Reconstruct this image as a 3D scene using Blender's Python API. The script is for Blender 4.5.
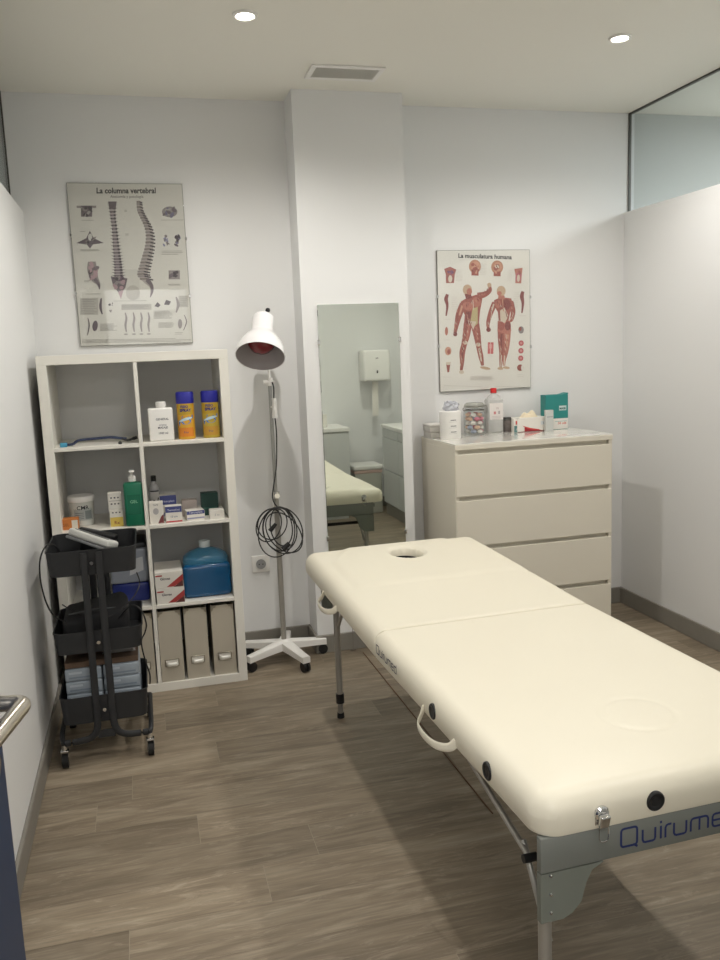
import bpy, bmesh, math, random
from mathutils import Vector, Matrix
random.seed(7)
PI = math.pi
for o in list(bpy.data.objects): bpy.data.objects.remove(o)
SC = bpy.context.scene
COL = SC.collection

# ---------------------------------------------------------------- camera
CAM = (0.3953, -4.0, 1.4319); YAW, PITCH, ROLL, FPX = 0.2509, -0.1521, -0.04, 837.76
f = Vector((math.sin(YAW)*math.cos(PITCH), math.cos(YAW)*math.cos(PITCH), math.sin(PITCH)))
r = Vector((math.cos(YAW), -math.sin(YAW), 0)); u = r.cross(f)
r2 = r*math.cos(ROLL)+u*math.sin(ROLL); u2 = u*math.cos(ROLL)-r*math.sin(ROLL)
cd = bpy.data.cameras.new('camera'); cam = bpy.data.objects.new('camera', cd); COL.objects.link(cam)
M3 = Matrix((r2, u2, -f)).transposed()
cam.matrix_world = Matrix.Translation(CAM) @ M3.to_4x4()
cd.sensor_fit = 'VERTICAL'; cd.sensor_height = 36; cd.lens = FPX*36/960; cd.clip_start = .02
SC.camera = cam

# ---------------------------------------------------------------- world, exposure, main light levels
w = bpy.data.worlds.new('world'); SC.world = w; w.use_nodes = True
w.node_tree.nodes['Background'].inputs[0].default_value = (.8, .9, 1, 1)
w.node_tree.nodes['Background'].inputs[1].default_value = .25
SC.view_settings.view_transform = 'Standard'; SC.view_settings.look = 'None'
SC.view_settings.exposure = 0.0; SC.view_settings.gamma = 1; SC.view_settings.use_curve_mapping = False
SPOT_W = 40.0; SPOT_COL = (1.0, .963, .911)
def area(name, loc, size, power, col, rot=(0, 0, 0)):
    d = bpy.data.lights.new(name, 'AREA'); d.shape = 'RECTANGLE'; d.size, d.size_y = size; d.energy = power; d.color = col
    o = bpy.data.objects.new(name, d); o.location = loc; o.rotation_euler = rot; COL.objects.link(o); return o
area('corridor_fill_light', (.5, -4.75, 2.5), (.8, .8), 55, (1, .98, .95))  # unseen lamp added behind the camera to lift the room's ambient light
area('neighbour_room_ceiling_light', (4.4, -1.6, 2.54), (1.2, 1.2), 110, (1, .99, .97))
area('left_room_ceiling_light', (-1.0, -1.6, 2.54), (.6, .6), 3, (1, .95, .85))

# ---------------------------------------------------------------- materials
def lin(c):
    return tuple(((x/255)/12.92 if x/255 <= .04045 else (((x/255)+.055)/1.055)**2.4) for x in c)+(1,)
MATS = {}
def mat(name, col, rough=.5, metal=0, bump=0, bscale=200, var=0, vscale=8, coat=0, trans=0, ior=1.45, emit=0, alpha=1, spec=.5):
    if name in MATS: return MATS[name]
    m = bpy.data.materials.new(name); m.use_nodes = True; nt = m.node_tree; b = nt.nodes['Principled BSDF']
    b.inputs['Base Color'].default_value = lin(col); b.inputs['Roughness'].default_value = rough
    b.inputs['Metallic'].default_value = metal; b.inputs['Coat Weight'].default_value = coat
    b.inputs['Transmission Weight'].default_value = trans; b.inputs['IOR'].default_value = ior; b.inputs['Alpha'].default_value = alpha
    b.inputs['Specular IOR Level'].default_value = spec
    if emit: b.inputs['Emission Color'].default_value = lin(col); b.inputs['Emission Strength'].default_value = emit
    tc = nt.nodes.new('ShaderNodeTexCoord')
    if var:
        n = nt.nodes.new('ShaderNodeTexNoise'); n.inputs['Scale'].default_value = vscale; n.inputs['Detail'].default_value = 4
        nt.links.new(tc.outputs['Object'], n.inputs['Vector'])
        mx = nt.nodes.new('ShaderNodeMix'); mx.data_type = 'RGBA'
        c = lin(col); mx.inputs[6].default_value = tuple(x*(1-var) for x in c[:3])+(1,); mx.inputs[7].default_value = tuple(min(1, x*(1+var)) for x in c[:3])+(1,)
        nt.links.new(n.outputs['Fac'], mx.inputs[0]); nt.links.new(mx.outputs[2], b.inputs['Base Color'])
    if bump:
        n = nt.nodes.new('ShaderNodeTexNoise'); n.inputs['Scale'].default_value = bscale; n.inputs['Detail'].default_value = 3
        nt.links.new(tc.outputs['Object'], n.inputs['Vector'])
        bp = nt.nodes.new('ShaderNodeBump'); bp.inputs['Strength'].default_value = bump; bp.inputs['Distance'].default_value = .002
        nt.links.new(n.outputs['Fac'], bp.inputs['Height']); nt.links.new(bp.outputs['Normal'], b.inputs['Normal'])
    MATS[name] = m; return m
def thin_glass(name, tint, gl=1.0):
    m = bpy.data.materials.new(name); m.use_nodes = True; nt = m.node_tree; nt.nodes.clear()
    o = nt.nodes.new('ShaderNodeOutputMaterial'); t = nt.nodes.new('ShaderNodeBsdfTransparent'); g = nt.nodes.new('ShaderNodeBsdfGlossy')
    t.inputs[0].default_value = tint; g.inputs['Roughness'].default_value = .02
    fr = nt.nodes.new('ShaderNodeLayerWeight'); fr.inputs[0].default_value = .5
    pw = nt.nodes.new('ShaderNodeMath'); pw.operation = 'POWER'; pw.inputs[1].default_value = 5; nt.links.new(fr.outputs['Facing'], pw.inputs[0])
    ml = nt.nodes.new('ShaderNodeMath'); ml.operation = 'MULTIPLY_ADD'; ml.inputs[1].default_value = gl*.7; ml.inputs[2].default_value = .04
    mx = nt.nodes.new('ShaderNodeMixShader'); nt.links.new(pw.outputs[0], ml.inputs[0]); nt.links.new(ml.outputs[0], mx.inputs[0])
    nt.links.new(t.outputs[0], mx.inputs[1]); nt.links.new(g.outputs[0], mx.inputs[2]); nt.links.new(mx.outputs[0], o.inputs[0])
    MATS[name] = m; return m
def wood_floor_mat():
    m = bpy.data.materials.new('wood_floor'); m.use_nodes = True; nt = m.node_tree; b = nt.nodes['Principled BSDF']
    N = nt.nodes.new; L = nt.links.new
    tc = N('ShaderNodeTexCoord'); at = N('ShaderNodeAttribute'); at.attribute_name = 'tone'
    sep = N('ShaderNodeSeparateXYZ'); L(tc.outputs['Object'], sep.inputs[0])
    off = N('ShaderNodeMath'); off.operation = 'MULTIPLY_ADD'; off.inputs[1].default_value = 37.; L(at.outputs['Fac'], off.inputs[0]); L(sep.outputs[0], off.inputs[2])
    cmb = N('ShaderNodeCombineXYZ'); L(off.outputs[0], cmb.inputs[0]); L(sep.outputs[1], cmb.inputs[1]); L(at.outputs['Fac'], cmb.inputs[2])
    mp = N('ShaderNodeMapping'); mp.inputs['Scale'].default_value = (1.5, 11, 1); L(cmb.outputs[0], mp.inputs[0])
    n1 = N('ShaderNodeTexNoise'); n1.inputs['Scale'].default_value = 1.6; n1.inputs['Detail'].default_value = 6; n1.inputs['Distortion'].default_value = 1.2; L(mp.outputs[0], n1.inputs['Vector'])
    mp2 = N('ShaderNodeMapping'); mp2.inputs['Scale'].default_value = (5, 110, 1); L(cmb.outputs[0], mp2.inputs[0])
    n2 = N('ShaderNodeTexNoise'); n2.inputs['Scale'].default_value = 1.5; n2.inputs['Detail'].default_value = 5; L(mp2.outputs[0], n2.inputs['Vector'])
    rp = N('ShaderNodeValToRGB'); e = rp.color_ramp.elements
    e[0].position = .28; e[0].color = lin((118, 106, 90)); e[1].position = .74; e[1].color = lin((158, 146, 127))
    x = e.new(.5); x.color = lin((136, 123, 105)); L(n1.outputs['Fac'], rp.inputs[0])
    rp2 = N('ShaderNodeValToRGB'); e = rp2.color_ramp.elements
    e[0].position = .32; e[0].color = (.80, .80, .80, 1); e[1].position = .7; e[1].color = (1.10, 1.10, 1.09, 1); L(n2.outputs['Fac'], rp2.inputs[0])
    mx = N('ShaderNodeMix'); mx.data_type = 'RGBA'; mx.blend_type = 'MULTIPLY'; mx.inputs[0].default_value = .75; L(rp.outputs[0], mx.inputs[6]); L(rp2.outputs[0], mx.inputs[7])
    # pale limed grain patches
    n3 = N('ShaderNodeTexNoise'); n3.inputs['Scale'].default_value = 3.2; n3.inputs['Detail'].default_value = 8; n3.inputs['Roughness'].default_value = .75; n3.inputs['Distortion'].default_value = 2.5
    mp3 = N('ShaderNodeMapping'); mp3.inputs['Scale'].default_value = (1.2, 7, 1); L(cmb.outputs[0], mp3.inputs[0]); L(mp3.outputs[0], n3.inputs['Vector'])
    rp3 = N('ShaderNodeValToRGB'); e = rp3.color_ramp.elements; e[0].position = .53; e[0].color = (0, 0, 0, 1); e[1].position = .68; e[1].color = (.6, .6, .6, 1); L(n3.outputs['Fac'], rp3.inputs[0])
    mx3 = N('ShaderNodeMix'); mx3.data_type = 'RGBA'; L(rp3.outputs[0], mx3.inputs[0]); L(mx.outputs[2], mx3.inputs[6]); mx3.inputs[7].default_value = lin((172, 160, 142))
    tn = N('ShaderNodeMath'); tn.operation = 'MULTIPLY_ADD'; tn.inputs[1].default_value = .40; tn.inputs[2].default_value = .78; L(at.outputs['Fac'], tn.inputs[0])
    mx2 = N('ShaderNodeVectorMath'); mx2.operation = 'SCALE'; L(mx3.outputs[2], mx2.inputs[0]); L(tn.outputs[0], mx2.inputs['Scale'])
    L(mx2.outputs[0], b.inputs['Base Color'])
    b.inputs['Roughness'].default_value = .42; b.inputs['Specular IOR Level'].default_value = .35
    bp = N('ShaderNodeBump'); bp.inputs['Strength'].default_value = .12; bp.inputs['Distance'].default_value = .001; L(n2.outputs['Fac'], bp.inputs['Height']); L(bp.outputs[0], b.inputs['Normal'])
    return m

WALL = mat('white_wall_paint', (227, 227, 226), .75, bump=.05, bscale=60)
CEIL = mat('ceiling_paint', (236, 234, 225), .85)
NEIGH = mat('pale_blue_grey_paint', (197, 199, 196), .8)
BASE = mat('taupe_baseboard', (134, 130, 122), .45, var=.06, vscale=30)
WHITE = mat('white_laminate', (232, 229, 220), .4, spec=.4)
CHESTW = mat('chest_white', (226, 220, 205), .35, spec=.4)
GLOSSW = mat('glossy_white_glass', (236, 234, 226), .06, coat=.6)
CREAM = mat('cream_vinyl', (228, 222, 204), .38, bump=.10, bscale=700, var=.015, vscale=5, spec=.4)
ALU = mat('brushed_aluminium', (165, 165, 162), .35, metal=.9, var=.05)
TUBEM = mat('grey_tube_metal', (168, 165, 158), .38, metal=.55)
PANEL = mat('grey_painted_rail', (124, 127, 122), .5, metal=.2)
BRACK = mat('grey_plastic_bracket', (116, 120, 112), .5)
CHROME = mat('chrome', (220, 220, 220), .12, metal=1)
STEEL = mat('satin_steel', (190, 184, 172), .28, metal=1)
BLACK = mat('black_plastic', (24, 24, 25), .45)
RUBBER = mat('black_rubber', (18, 18, 18), .7)
DGREY = mat('dark_grey_metal', (44, 45, 47), .5, metal=.15, var=.08, vscale=20)
WPLAST = mat('white_plastic', (236, 234, 230), .35)
WPAPER = mat('white_card', (224, 220, 212), .7)
MIRROR = mat('mirror_silver', (222, 228, 220), .015, metal=1)
GLASS = thin_glass('clear_glass', (.97, .98, .975, 1))
PGLASS = thin_glass('poster_glass', (.97, .975, .97, 1), .9)
TGLASS = thin_glass('partition_glass', (.86, .90, .92, 1), 1.0)
NAVY = mat('navy_blue_door', (38, 54, 82), .45)
CARD = mat('greige_card', (186, 178, 162), .7, bump=.06, bscale=300)
BRASS = mat('aged_nickel', (150, 144, 130), .35, metal=.9)
FLOORM = wood_floor_mat()

# ---------------------------------------------------------------- mesh helpers
def BM(): return bmesh.new()
def box(bm, x0, x1, y0, y1, z0, z1, bev=0, seg=2, rot=None, piv=None):
    g = bmesh.ops.create_cube(bm, size=1); vs = g['verts']
    for v in vs: v.co = Vector(((x0+x1)/2+v.co.x*(x1-x0), (y0+y1)/2+v.co.y*(y1-y0), (z0+z1)/2+v.co.z*(z1-z0)))
    if bev:
        es = list({e for v in vs for e in v.link_edges})
        res = bmesh.ops.bevel(bm, geom=es, offset=bev, segments=seg, affect='EDGES', profile=.5); vs = list({v for fc in res['faces'] for v in fc.verts} | {v for v in vs if v.is_valid})
    if rot is not None:
        c = Vector(piv or ((x0+x1)/2, (y0+y1)/2, (z0+z1)/2)); R = Matrix.Rotation(rot[1], 3, rot[0])
        for v in vs: v.co = c+R@(v.co-c)
    return vs
def cyl(bm, p0, p1, r0, r1=None, seg=20, caps=True):
    p0, p1 = Vector(p0), Vector(p1); r1 = r0 if r1 is None else r1
    d = (p1-p0).normalized(); a = d.orthogonal().normalized(); b = d.cross(a)
    A = [bm.verts.new(p0+(a*math.cos(t)+b*math.sin(t))*r0) for t in [2*PI*i/seg for i in range(seg)]]
    B = [bm.verts.new(p1+(a*math.cos(t)+b*math.sin(t))*r1) for t in [2*PI*i/seg for i in range(seg)]]
    for i in range(seg): bm.faces.new((A[i], A[(i+1) % seg], B[(i+1) % seg], B[i]))
    if caps: bm.faces.new(A[::-1]); bm.faces.new(B)
def lathe(bm, prof, seg=32, mtx=None, sx=1, sy=1, close=True):
    rings = []; mtx = mtx or Matrix.Identity(4)
    for rr, z in prof:
        if rr < 1e-6: rings.append([bm.verts.new(mtx@Vector((0, 0, z)))])
        else: rings.append([bm.verts.new(mtx@Vector((rr*sx*math.cos(2*PI*i/seg), rr*sy*math.sin(2*PI*i/seg), z))) for i in range(seg)])
    for A, B in zip(rings, rings[1:]):
        for i in range(seg):
            j = (i+1) % seg
            if len(A) == 1 and len(B) == 1: continue
            if len(A) == 1: bm.faces.new((A[0], B[j], B[i]))
            elif len(B) == 1: bm.faces.new((A[i], A[j], B[0]))
            else: bm.faces.new((A[i], A[j], B[j], B[i]))
    if close:
        if len(rings[0]) > 1: bm.faces.new(rings[0][::-1])
        if len(rings[-1]) > 1: bm.faces.new(rings[-1])
def catmull(pts, n=8):
    P = [Vector(p) for p in pts]; out = []
    for i in range(len(P)-1):
        p0, p1, p2, p3 = P[max(i-1, 0)], P[i], P[i+1], P[min(i+2, len(P)-1)]
        for k in range(n):
            t = k/n; out.append(.5*((2*p1)+(p2-p0)*t+(2*p0-5*p1+4*p2-p3)*t*t+(3*p1-p0-3*p2+p3)*t**3))
    out.append(P[-1]); return out
def tube(bm, pts, r, seg=10, ry=None, up=None):
    P = [Vector(p) for p in pts]; rings = []; prev = None
    for i, p in enumerate(P):
        d = (P[min(i+1, len(P)-1)]-P[max(i-1, 0)]).normalized()
        if up is not None: a = (Vector(up)-d*Vector(up).dot(d)).normalized()
        elif prev is None: a = d.orthogonal().normalized()
        else: a = (prev-d*prev.dot(d)).normalized()
        prev = a; b = d.cross(a); rb = ry or r
        rings.append([bm.verts.new(p+a*r*math.cos(2*PI*k/seg)+b*rb*math.sin(2*PI*k/seg)) for k in range(seg)])
    for A, B in zip(rings, rings[1:]):
        for k in range(seg): bm.faces.new((A[k], A[(k+1) % seg], B[(k+1) % seg], B[k]))
    bm.faces.new(rings[0][::-1]); bm.faces.new(rings[-1])
def prism(bm, poly, d0, d1, fn):   # poly 2D, extruded from d0 to d1, fn(a,b,d)->xyz
    A = [bm.verts.new(fn(a, b, d0)) for a, b in poly]; B = [bm.verts.new(fn(a, b, d1)) for a, b in poly]; n = len(poly)
    bm.faces.new(A[::-1]); bm.faces.new(B)
    for i in range(n): bm.faces.new((A[i], A[(i+1) % n], B[(i+1) % n], B[i]))
def obj(name, bm, m, parent=None, sharp=35, recalc=True):
    """bm: bmesh, or list of (bmesh, material) merged into one mesh"""
    items = bm if isinstance(bm, list) else [(bm, m)]
    me = bpy.data.meshes.new(name); out = bmesh.new(); mats = []
    for b, mm in items:
        if mm not in mats: mats.append(mm)
        if recalc: bmesh.ops.recalc_face_normals(b, faces=b.faces)
        for fc in b.faces: fc.material_index = mats.index(mm); fc.smooth = True
        tmp = bpy.data.meshes.new('tmp'); b.to_mesh(tmp); b.free(); out.from_mesh(tmp); bpy.data.meshes.remove(tmp)
    out.to_mesh(me); out.free()
    for mm in mats: me.materials.append(mm)
    try: me.set_sharp_from_angle(angle=math.radians(sharp))
    except Exception: pass
    o = bpy.data.objects.new(name, me); COL.objects.link(o)
    if parent is not None: o.parent = parent
    return o
def thing(name, label, cat, loc=(0, 0, 0), rotz=0, group=None):
    o = bpy.data.objects.new(name, None); o.empty_display_size = .05; COL.objects.link(o)
    o.location = loc; o.rotation_euler = (0, 0, rotz); o['label'] = label; o['category'] = cat
    if group: o['group'] = group
    return o
def tag(o, label, cat, group=None, kind=None):
    if label: o['label'] = label
    if cat: o['category'] = cat
    if group: o['group'] = group
    if kind: o['kind'] = kind
    return o
def struct(name, bm, m, label=None):
    o = obj(name, bm, m); o['kind'] = 'structure'
    if label: o['label'] = label
    return o
def dup(root, loc, label=None, rotz=None, group=None):
    q = root.copy(); COL.objects.link(q); q.location = loc
    if rotz is not None: q.rotation_euler = (0, 0, rotz)
    if label: q['label'] = label
    if group: q['group'] = group
    for ch in list(root.children):
        c = ch.copy(); COL.objects.link(c); c.parent = q
        for g in list(ch.children):
            d = g.copy(); COL.objects.link(d); d.parent = c
    return q

# ---------------------------------------------------------------- flat print helper
def pm(c): return mat('ink_%d_%d_%d' % tuple(c), c, .6)
class Print:
    def __init__(s): s.sh = []
    def poly(s, pts, c, l=1): s.sh.append(([tuple(p) for p in pts], None, c, l)); return s
    def rect(s, x0, y0, x1, y1, c, l=1):
        n = 10; V = [(x0+(x1-x0)*i/n, yy) for i in range(n+1) for yy in (y0, y1)]
        s.sh.append((V, [(2*i, 2*i+2, 2*i+3, 2*i+1) for i in range(n)], c, l)); return s
    def ell(s, cx, cy, rx, ry, c, l=1, a=0, n=16):
        return s.poly([(cx+rx*math.cos(t)*math.cos(a)-ry*math.sin(t)*math.sin(a), cy+rx*math.cos(t)*math.sin(a)+ry*math.sin(t)*math.cos(a)) for t in [2*PI*i/n for i in range(n)]], c, l)
    def stroke(s, pts, ws, c, l=1, smooth=True):
        if not hasattr(ws, '__len__'): ws = [ws]*len(pts)
        P = [Vector((p[0], p[1], w_)) for p, w_ in zip(pts, ws)]
        if smooth and len(P) > 2: P = catmull(P, 5)
        V = []; F = []
        for i, p in enumerate(P):
            d = P[min(i+1, len(P)-1)]-P[max(i-1, 0)]; n = Vector((-d.y, d.x, 0)); n = n.normalized() if n.length else Vector((1, 0, 0))
            V += [(p.x+n.x*p.z/2, p.y+n.y*p.z/2), (p.x-n.x*p.z/2, p.y-n.y*p.z/2)]
            if i: k = 2*i; F.append((k-2, k-1, k+1, k))
        s.sh.append((V, F, c, l)); return s
    def text(s, t, x, y, size, c, l=1, ysign=1, bold=0, align='CENTER', rot=0, sx=1):
        cu = bpy.data.curves.new('t', 'FONT'); cu.body = t; cu.size = size; cu.align_x = align; cu.offset = bold; cu.resolution_u = 2
        o = bpy.data.objects.new('t', cu); COL.objects.link(o); bpy.context.view_layer.update()
        me = bpy.data.meshes.new_from_object(o.evaluated_get(bpy.context.evaluated_depsgraph_get()))
        cr, sr = math.cos(rot), math.sin(rot)
        V = [(x+(v.co.x*sx*cr-v.co.y*sr), y+ysign*(v.co.x*sx*sr+v.co.y*cr)) for v in me.vertices]; F = [tuple(p.vertices) for p in me.polygons]
        s.sh.append((V, F, c, l)); bpy.data.objects.remove(o); bpy.data.curves.remove(cu); bpy.data.meshes.remove(me); return s
    def build(s, name, fn, parent, label=None, step=.00025):
        me = bpy.data.meshes.new(name); V = []; F = []; MI = []; mats = []
        for si, (pts, faces, c, l) in enumerate(s.sh):
            m = pm(c)
            if m not in mats: mats.append(m)
            b = len(V); V += [tuple(fn(a, q, l*step+si*3e-6)) for a, q in pts]
            for fc in (faces or [tuple(range(len(pts)))]): F.append(tuple(b+i for i in fc)); MI.append(mats.index(m))
        me.from_pydata(V, [], F); me.update()
        for m in mats: me.materials.append(m)
        for p, i in zip(me.polygons, MI): p.material_index = i
        o = bpy.data.objects.new(name, me); COL.objects.link(o)
        if parent is not None: o.parent = parent
        if label: o['label'] = label
        return o
def front(x0, z0, y):      # print plane facing -y: (a,b)->x0+a, z0+b
    return lambda a, b, h: (x0+a, y-h, z0+b)
def wrap(cx, cy, r, z0, a0=-PI/2):  # around a vertical cylinder; a measured along the arc
    return lambda a, b, h: (cx+(r+h+.0003)*math.cos(a0+a/r), cy+(r+h+.0003)*math.sin(a0+a/r), z0+b)

# ================================================================ SETTING
XL, XR, H, YF = -.0352, 2.8904, 2.5774, -3.80
PT = 2.088; BB = .0886
# floor: individual planks in one mesh with a tone attribute
bm = BM(); tones = []
edges_y = [-5.35+.1655*i+.0 for i in range(40)]
PW = .1655; Y0 = -1.1375
known = {-1: .267, 0: .569, -3: .467, -4: .793, -5: .63}
rows = range(-27, 8)
fv, ff, ft = [], [], []
def plank(x0, x1, y0, y1, t):
    b = len(fv); fv.extend([(x0, y0, 0), (x1, y0, 0), (x1, y1, 0), (x0, y1, 0)]); ff.append((b, b+1, b+2, b+3)); ft.append(t)
for rr in rows:
    y0, y1 = Y0+rr*PW, Y0+(rr+1)*PW
    j = known.get(rr, random.uniform(0, 1.2)); x = j-1.2*6
    while x < 6:
        a, b_ = max(x, -2.5), min(x+1.2, 6)
        if b_ > a: plank(a+.0008, b_-.0008, y0+.0005, y1-.0005, random.random())
        x += 1.2
me = bpy.data.meshes.new('floor')
b = len(fv); fv += [(-2.5, -5.6, -.0015), (6, -5.6, -.0015), (6, .2, -.0015), (-2.5, .2, -.0015), (-2.5, -5.6, -.1), (6, -5.6, -.1), (6, .2, -.1), (-2.5, .2, -.1)]
ff += [(b, b+1, b+2, b+3), (b+4, b+7, b+6, b+5)]; ft += [.5, .5]
me.from_pydata(fv, [], ff); me.materials.append(FLOORM); me.materials.append(mat('pale_joint', (156, 146, 130), .7))
for p in me.polygons[-2:]: p.material_index = 1
at = me.attributes.new('tone', 'FLOAT', 'FACE')
for i, t in enumerate(ft): at.data[i].value = t
fl = bpy.data.objects.new('floor', me); COL.objects.link(fl); fl['kind'] = 'structure'; fl['label'] = 'grey-brown wood-look plank floor with pale joints'

bm = BM(); box(bm, -1.8, 5.3, -5.5, .15, H, H+.1); struct('ceiling', bm, CEIL, 'white flat ceiling')
bm = BM(); box(bm, XL-.10, XR+.055, 0, .12, -.05, H); struct('wall_back', bm, WALL, 'white back wall behind the shelving and chest')
bm = BM(); box(bm, XR+.055, 5.3, 0, .12, -.05, H); struct('wall_back_neighbour', bm, NEIGH, 'bluish wall of the neighbouring room seen through the glass strip')
bm = BM(); box(bm, -1.8, XL-.10, 0, .12, -.05, H); struct('wall_back_left_neighbour', bm, WALL)
# column (pilaster)
CX0, CX1, CD = 1.1318, 1.640, .1856
bm = BM(); box(bm, CX0, CX1, -CD, -.0, 0, H); struct('wall_column', bm, WALL, 'shallow white pillar carrying the mirror')
# partitions with glass strip
bm = BM(); box(bm, XR, XR+.05, YF-.1, 0, 0, PT); struct('wall_right', bm, WALL, 'white partition on the right')
bm = BM(); box(bm, XL-.10, XL, YF-.1, 0, 0, PT); struct('wall_left', bm, WALL, 'white partition on the left')
for nm, gx in (('window_1', XR+.027), ('window_2', XL-.050)):
    root = bpy.data.objects.new(nm, None); COL.objects.link(root); root['kind'] = 'structure'; root['label'] = 'glass strip above the %s partition' % ('right' if nm == 'window_1' else 'left')
    b1 = BM(); box(b1, gx-.004, gx+.004, YF, -.004, PT+.0005, H-.002); obj('glass_pane', b1, TGLASS, root)
    b1 = BM(); box(b1, gx-.007, gx+.007, YF, -.0, H-.008, H); box(b1, gx-.007, gx+.007, -.007, 0, PT, H-.008); obj('window_frame', b1, mat('dark_channel', (92, 92, 88), .5, metal=.4), root)
# front wall with the doorway (camera looks in through it)
DX0, DX1, DH = -.02, .86, 2.05
bm = BM(); box(bm, DX1+.04, XR+.05, YF-.1, YF, 0, H); box(bm, XL-.1, DX0-.0, YF-.1, YF, PT, H); box(bm, DX0, DX1+.04, YF-.1, YF, DH+.04, H)
struct('wall_front', bm, WALL, 'white front wall around the doorway')
bm = BM(); box(bm, DX1, DX1+.04, YF-.11, YF+.01, 0, DH+.04); box(bm, DX0, DX1, YF-.11, YF+.01, DH, DH+.04); struct('trim_1', bm, WHITE, 'white door frame')
# neighbouring spaces
bm = BM(); box(bm, 5.2, 5.3, -5.5, .0, 0, H); struct('wall_neighbour_side', bm, NEIGH)
bm = BM(); box(bm, -1.8, -1.7, -5.5, .0, 0, H); struct('wall_left_neighbour_side', bm, WALL)
bm = BM(); box(bm, -1.7, 5.2, -5.5, -5.4, 0, H); struct('wall_corridor', bm, WALL)
# baseboards
def bb(name, x0, x1, y0, y1):
    bm = BM(); box(bm, x0, x1, y0, y1, 0, BB, .003, 1); struct(name, bm, BASE)
bb('baseboard_back', XL+.012, CX0-.012, -.012, 0)
bb('baseboard_back_right', CX1+.012, XR-.012, -.012, 0)
bb('baseboard_column', CX0-.012, CX1+.012, -CD-.012, -CD)
bb('baseboard_column_left', CX0-.012, CX0, -CD, -.0)
bb('baseboard_column_right', CX1, CX1+.012, -CD, -.0)
bb('baseboard_right', XR-.012, XR, YF, 0)
bb('baseboard_left', XL, XL+.012, YF, 0)
bb('baseboard_front', DX1+.04, XR, YF, YF+.012)

# ---------------------------------------------------------------- ceiling spotlights
def spotlight(x, y, label, power, vis=True):
    t = thing('ceiling_spotlight', label, 'ceiling light', (x, y, H), 0, 'recessed ceiling spotlights')
    b = BM(); lathe(b, [(.030, -.001), (.030, -.006), (.034, -.009), (.041, -.007), (.043, -.0005), (.030, -.0005)], 32, close=False); obj('trim_ring', b, WPLAST, t)
    b = BM(); lathe(b, [(0, -.0045), (.030, -.0045), (.030, -.0035), (0, -.0035)], 28, close=False); obj('lens', b, mat('glowing_lens', (255, 246, 228), .5, emit=40), t)
    l = bpy.data.lights.new('spot', 'SPOT'); l.energy = power; l.color = SPOT_COL; l.spot_size = math.radians(158); l.spot_blend = .75; l.shadow_soft_size = .018
    lo = bpy.data.objects.new('spot_bulb', l); COL.objects.link(lo); lo.parent = t; lo.location = (0, 0, -.045)
    return t
spotlight(.836, -.963, 'glowing round spotlight in the ceiling, left of the vent', SPOT_W)
spotlight(2.267, -.961, 'glowing round spotlight in the ceiling, near the right glass strip', SPOT_W)
spotlight(.836, -2.70, 'round ceiling spotlight near the doorway, left one', SPOT_W)
spotlight(2.267, -2.70, 'round ceiling spotlight near the doorway, right one', SPOT_W)

# ceiling vent
t = thing('ceiling_vent', 'white rectangular air vent in the ceiling above the pillar', 'vent', (1.314, -.430, H))
b = BM()
for a in ((-.155, .155, .062, .085), (-.155, .155, -.085, -.062)): box(b, a[0], a[1], a[2], a[3], -.008, 0, .002, 1)
for s in (-1, 1): box(b, min(s*.155, s*.132), max(s*.155, s*.132), -.062, .062, -.008, 0, .002, 1)
obj('frame', b, WPLAST, t)
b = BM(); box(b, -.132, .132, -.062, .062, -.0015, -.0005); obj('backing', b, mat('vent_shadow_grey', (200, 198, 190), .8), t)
b = BM()
for k in range(9):
    y = -.052+k*.013; box(b, -.131, .131, y-.0012, y+.0045, -.0065, -.0050, 0, 1, (Vector((1, 0, 0)), .6))
obj('slat', b, mat('vent_grey_white', (218, 216, 210), .6), t)

# ---------------------------------------------------------------- open navy door at the left
t = bpy.data.objects.new('door_1', None); COL.objects.link(t); t['kind'] = 'structure'; t['label'] = 'navy door standing open against the left wall'
t.location = (-.012, -3.79, 0); t.rotation_euler = (0, 0, -math.radians(11.5))
DL = .915
b = BM(); box(b, -.02, .02, .02, DL, .008, 2.03, .003); obj('door_leaf', b, NAVY, t)
hy = DL-.055
b = BM(); cyl(b, (.02, hy, 1.028), (.029, hy, 1.028), .026, seg=28); obj('rose', b, STEEL, t)
b = BM(); pts = [(.026, hy, 1.028), (.05, hy, 1.028), (.062, hy, 1.028), (.070, hy-.003, 1.028), (.074, hy-.012, 1.028), (.074, hy-.03, 1.028), (.074, hy-.11, 1.028), (.071, hy-.122, 1.028), (.062, hy-.128, 1.028), (.045, hy-.129, 1.028)]
tube(b, catmull(pts, 5), .0098, 16); obj('door_handle', b, STEEL, t)
b = BM(); cyl(b, (.02, hy, .945), (.027, hy, .945), .026, seg=28); obj('lock_escutcheon', b, STEEL, t)

# ================================================================ SHELVING UNIT
SD = .39; SX = 0.0
t = thing('shelving_unit', 'white cube shelving unit with eight open compartments against the back wall', 'shelf', (0.0005, -.407, 0))
def part(nm, bb_, m=WHITE, bev=.0012, par=None):
    b = BM(); box(b, *bb_, bev, 1); return obj(nm, b, m, par or t)
SHD = .394
part('side_panel', (0, .038, 0, SHD, 0, 1.426)); part('side_panel', (.724, .762, 0, SHD, 0, 1.426))
part('top_panel', (0, .762, 0, SHD, 1.426, 1.464)); part('bottom_panel', (.038, .724, 0, SHD, 0.0, .038))
part('divider', (.373, .389, .001, SHD, .038, 1.426))
for z in (.373, .724, 1.075):
    part('shelf_board', (.038, .373, .001, SHD, z, z+.016)); part('shelf_board', (.389, .724, .001, SHD, z, z+.016))
S1, S2, S3, S4 = 1.091, .740, .389, .038

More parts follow.
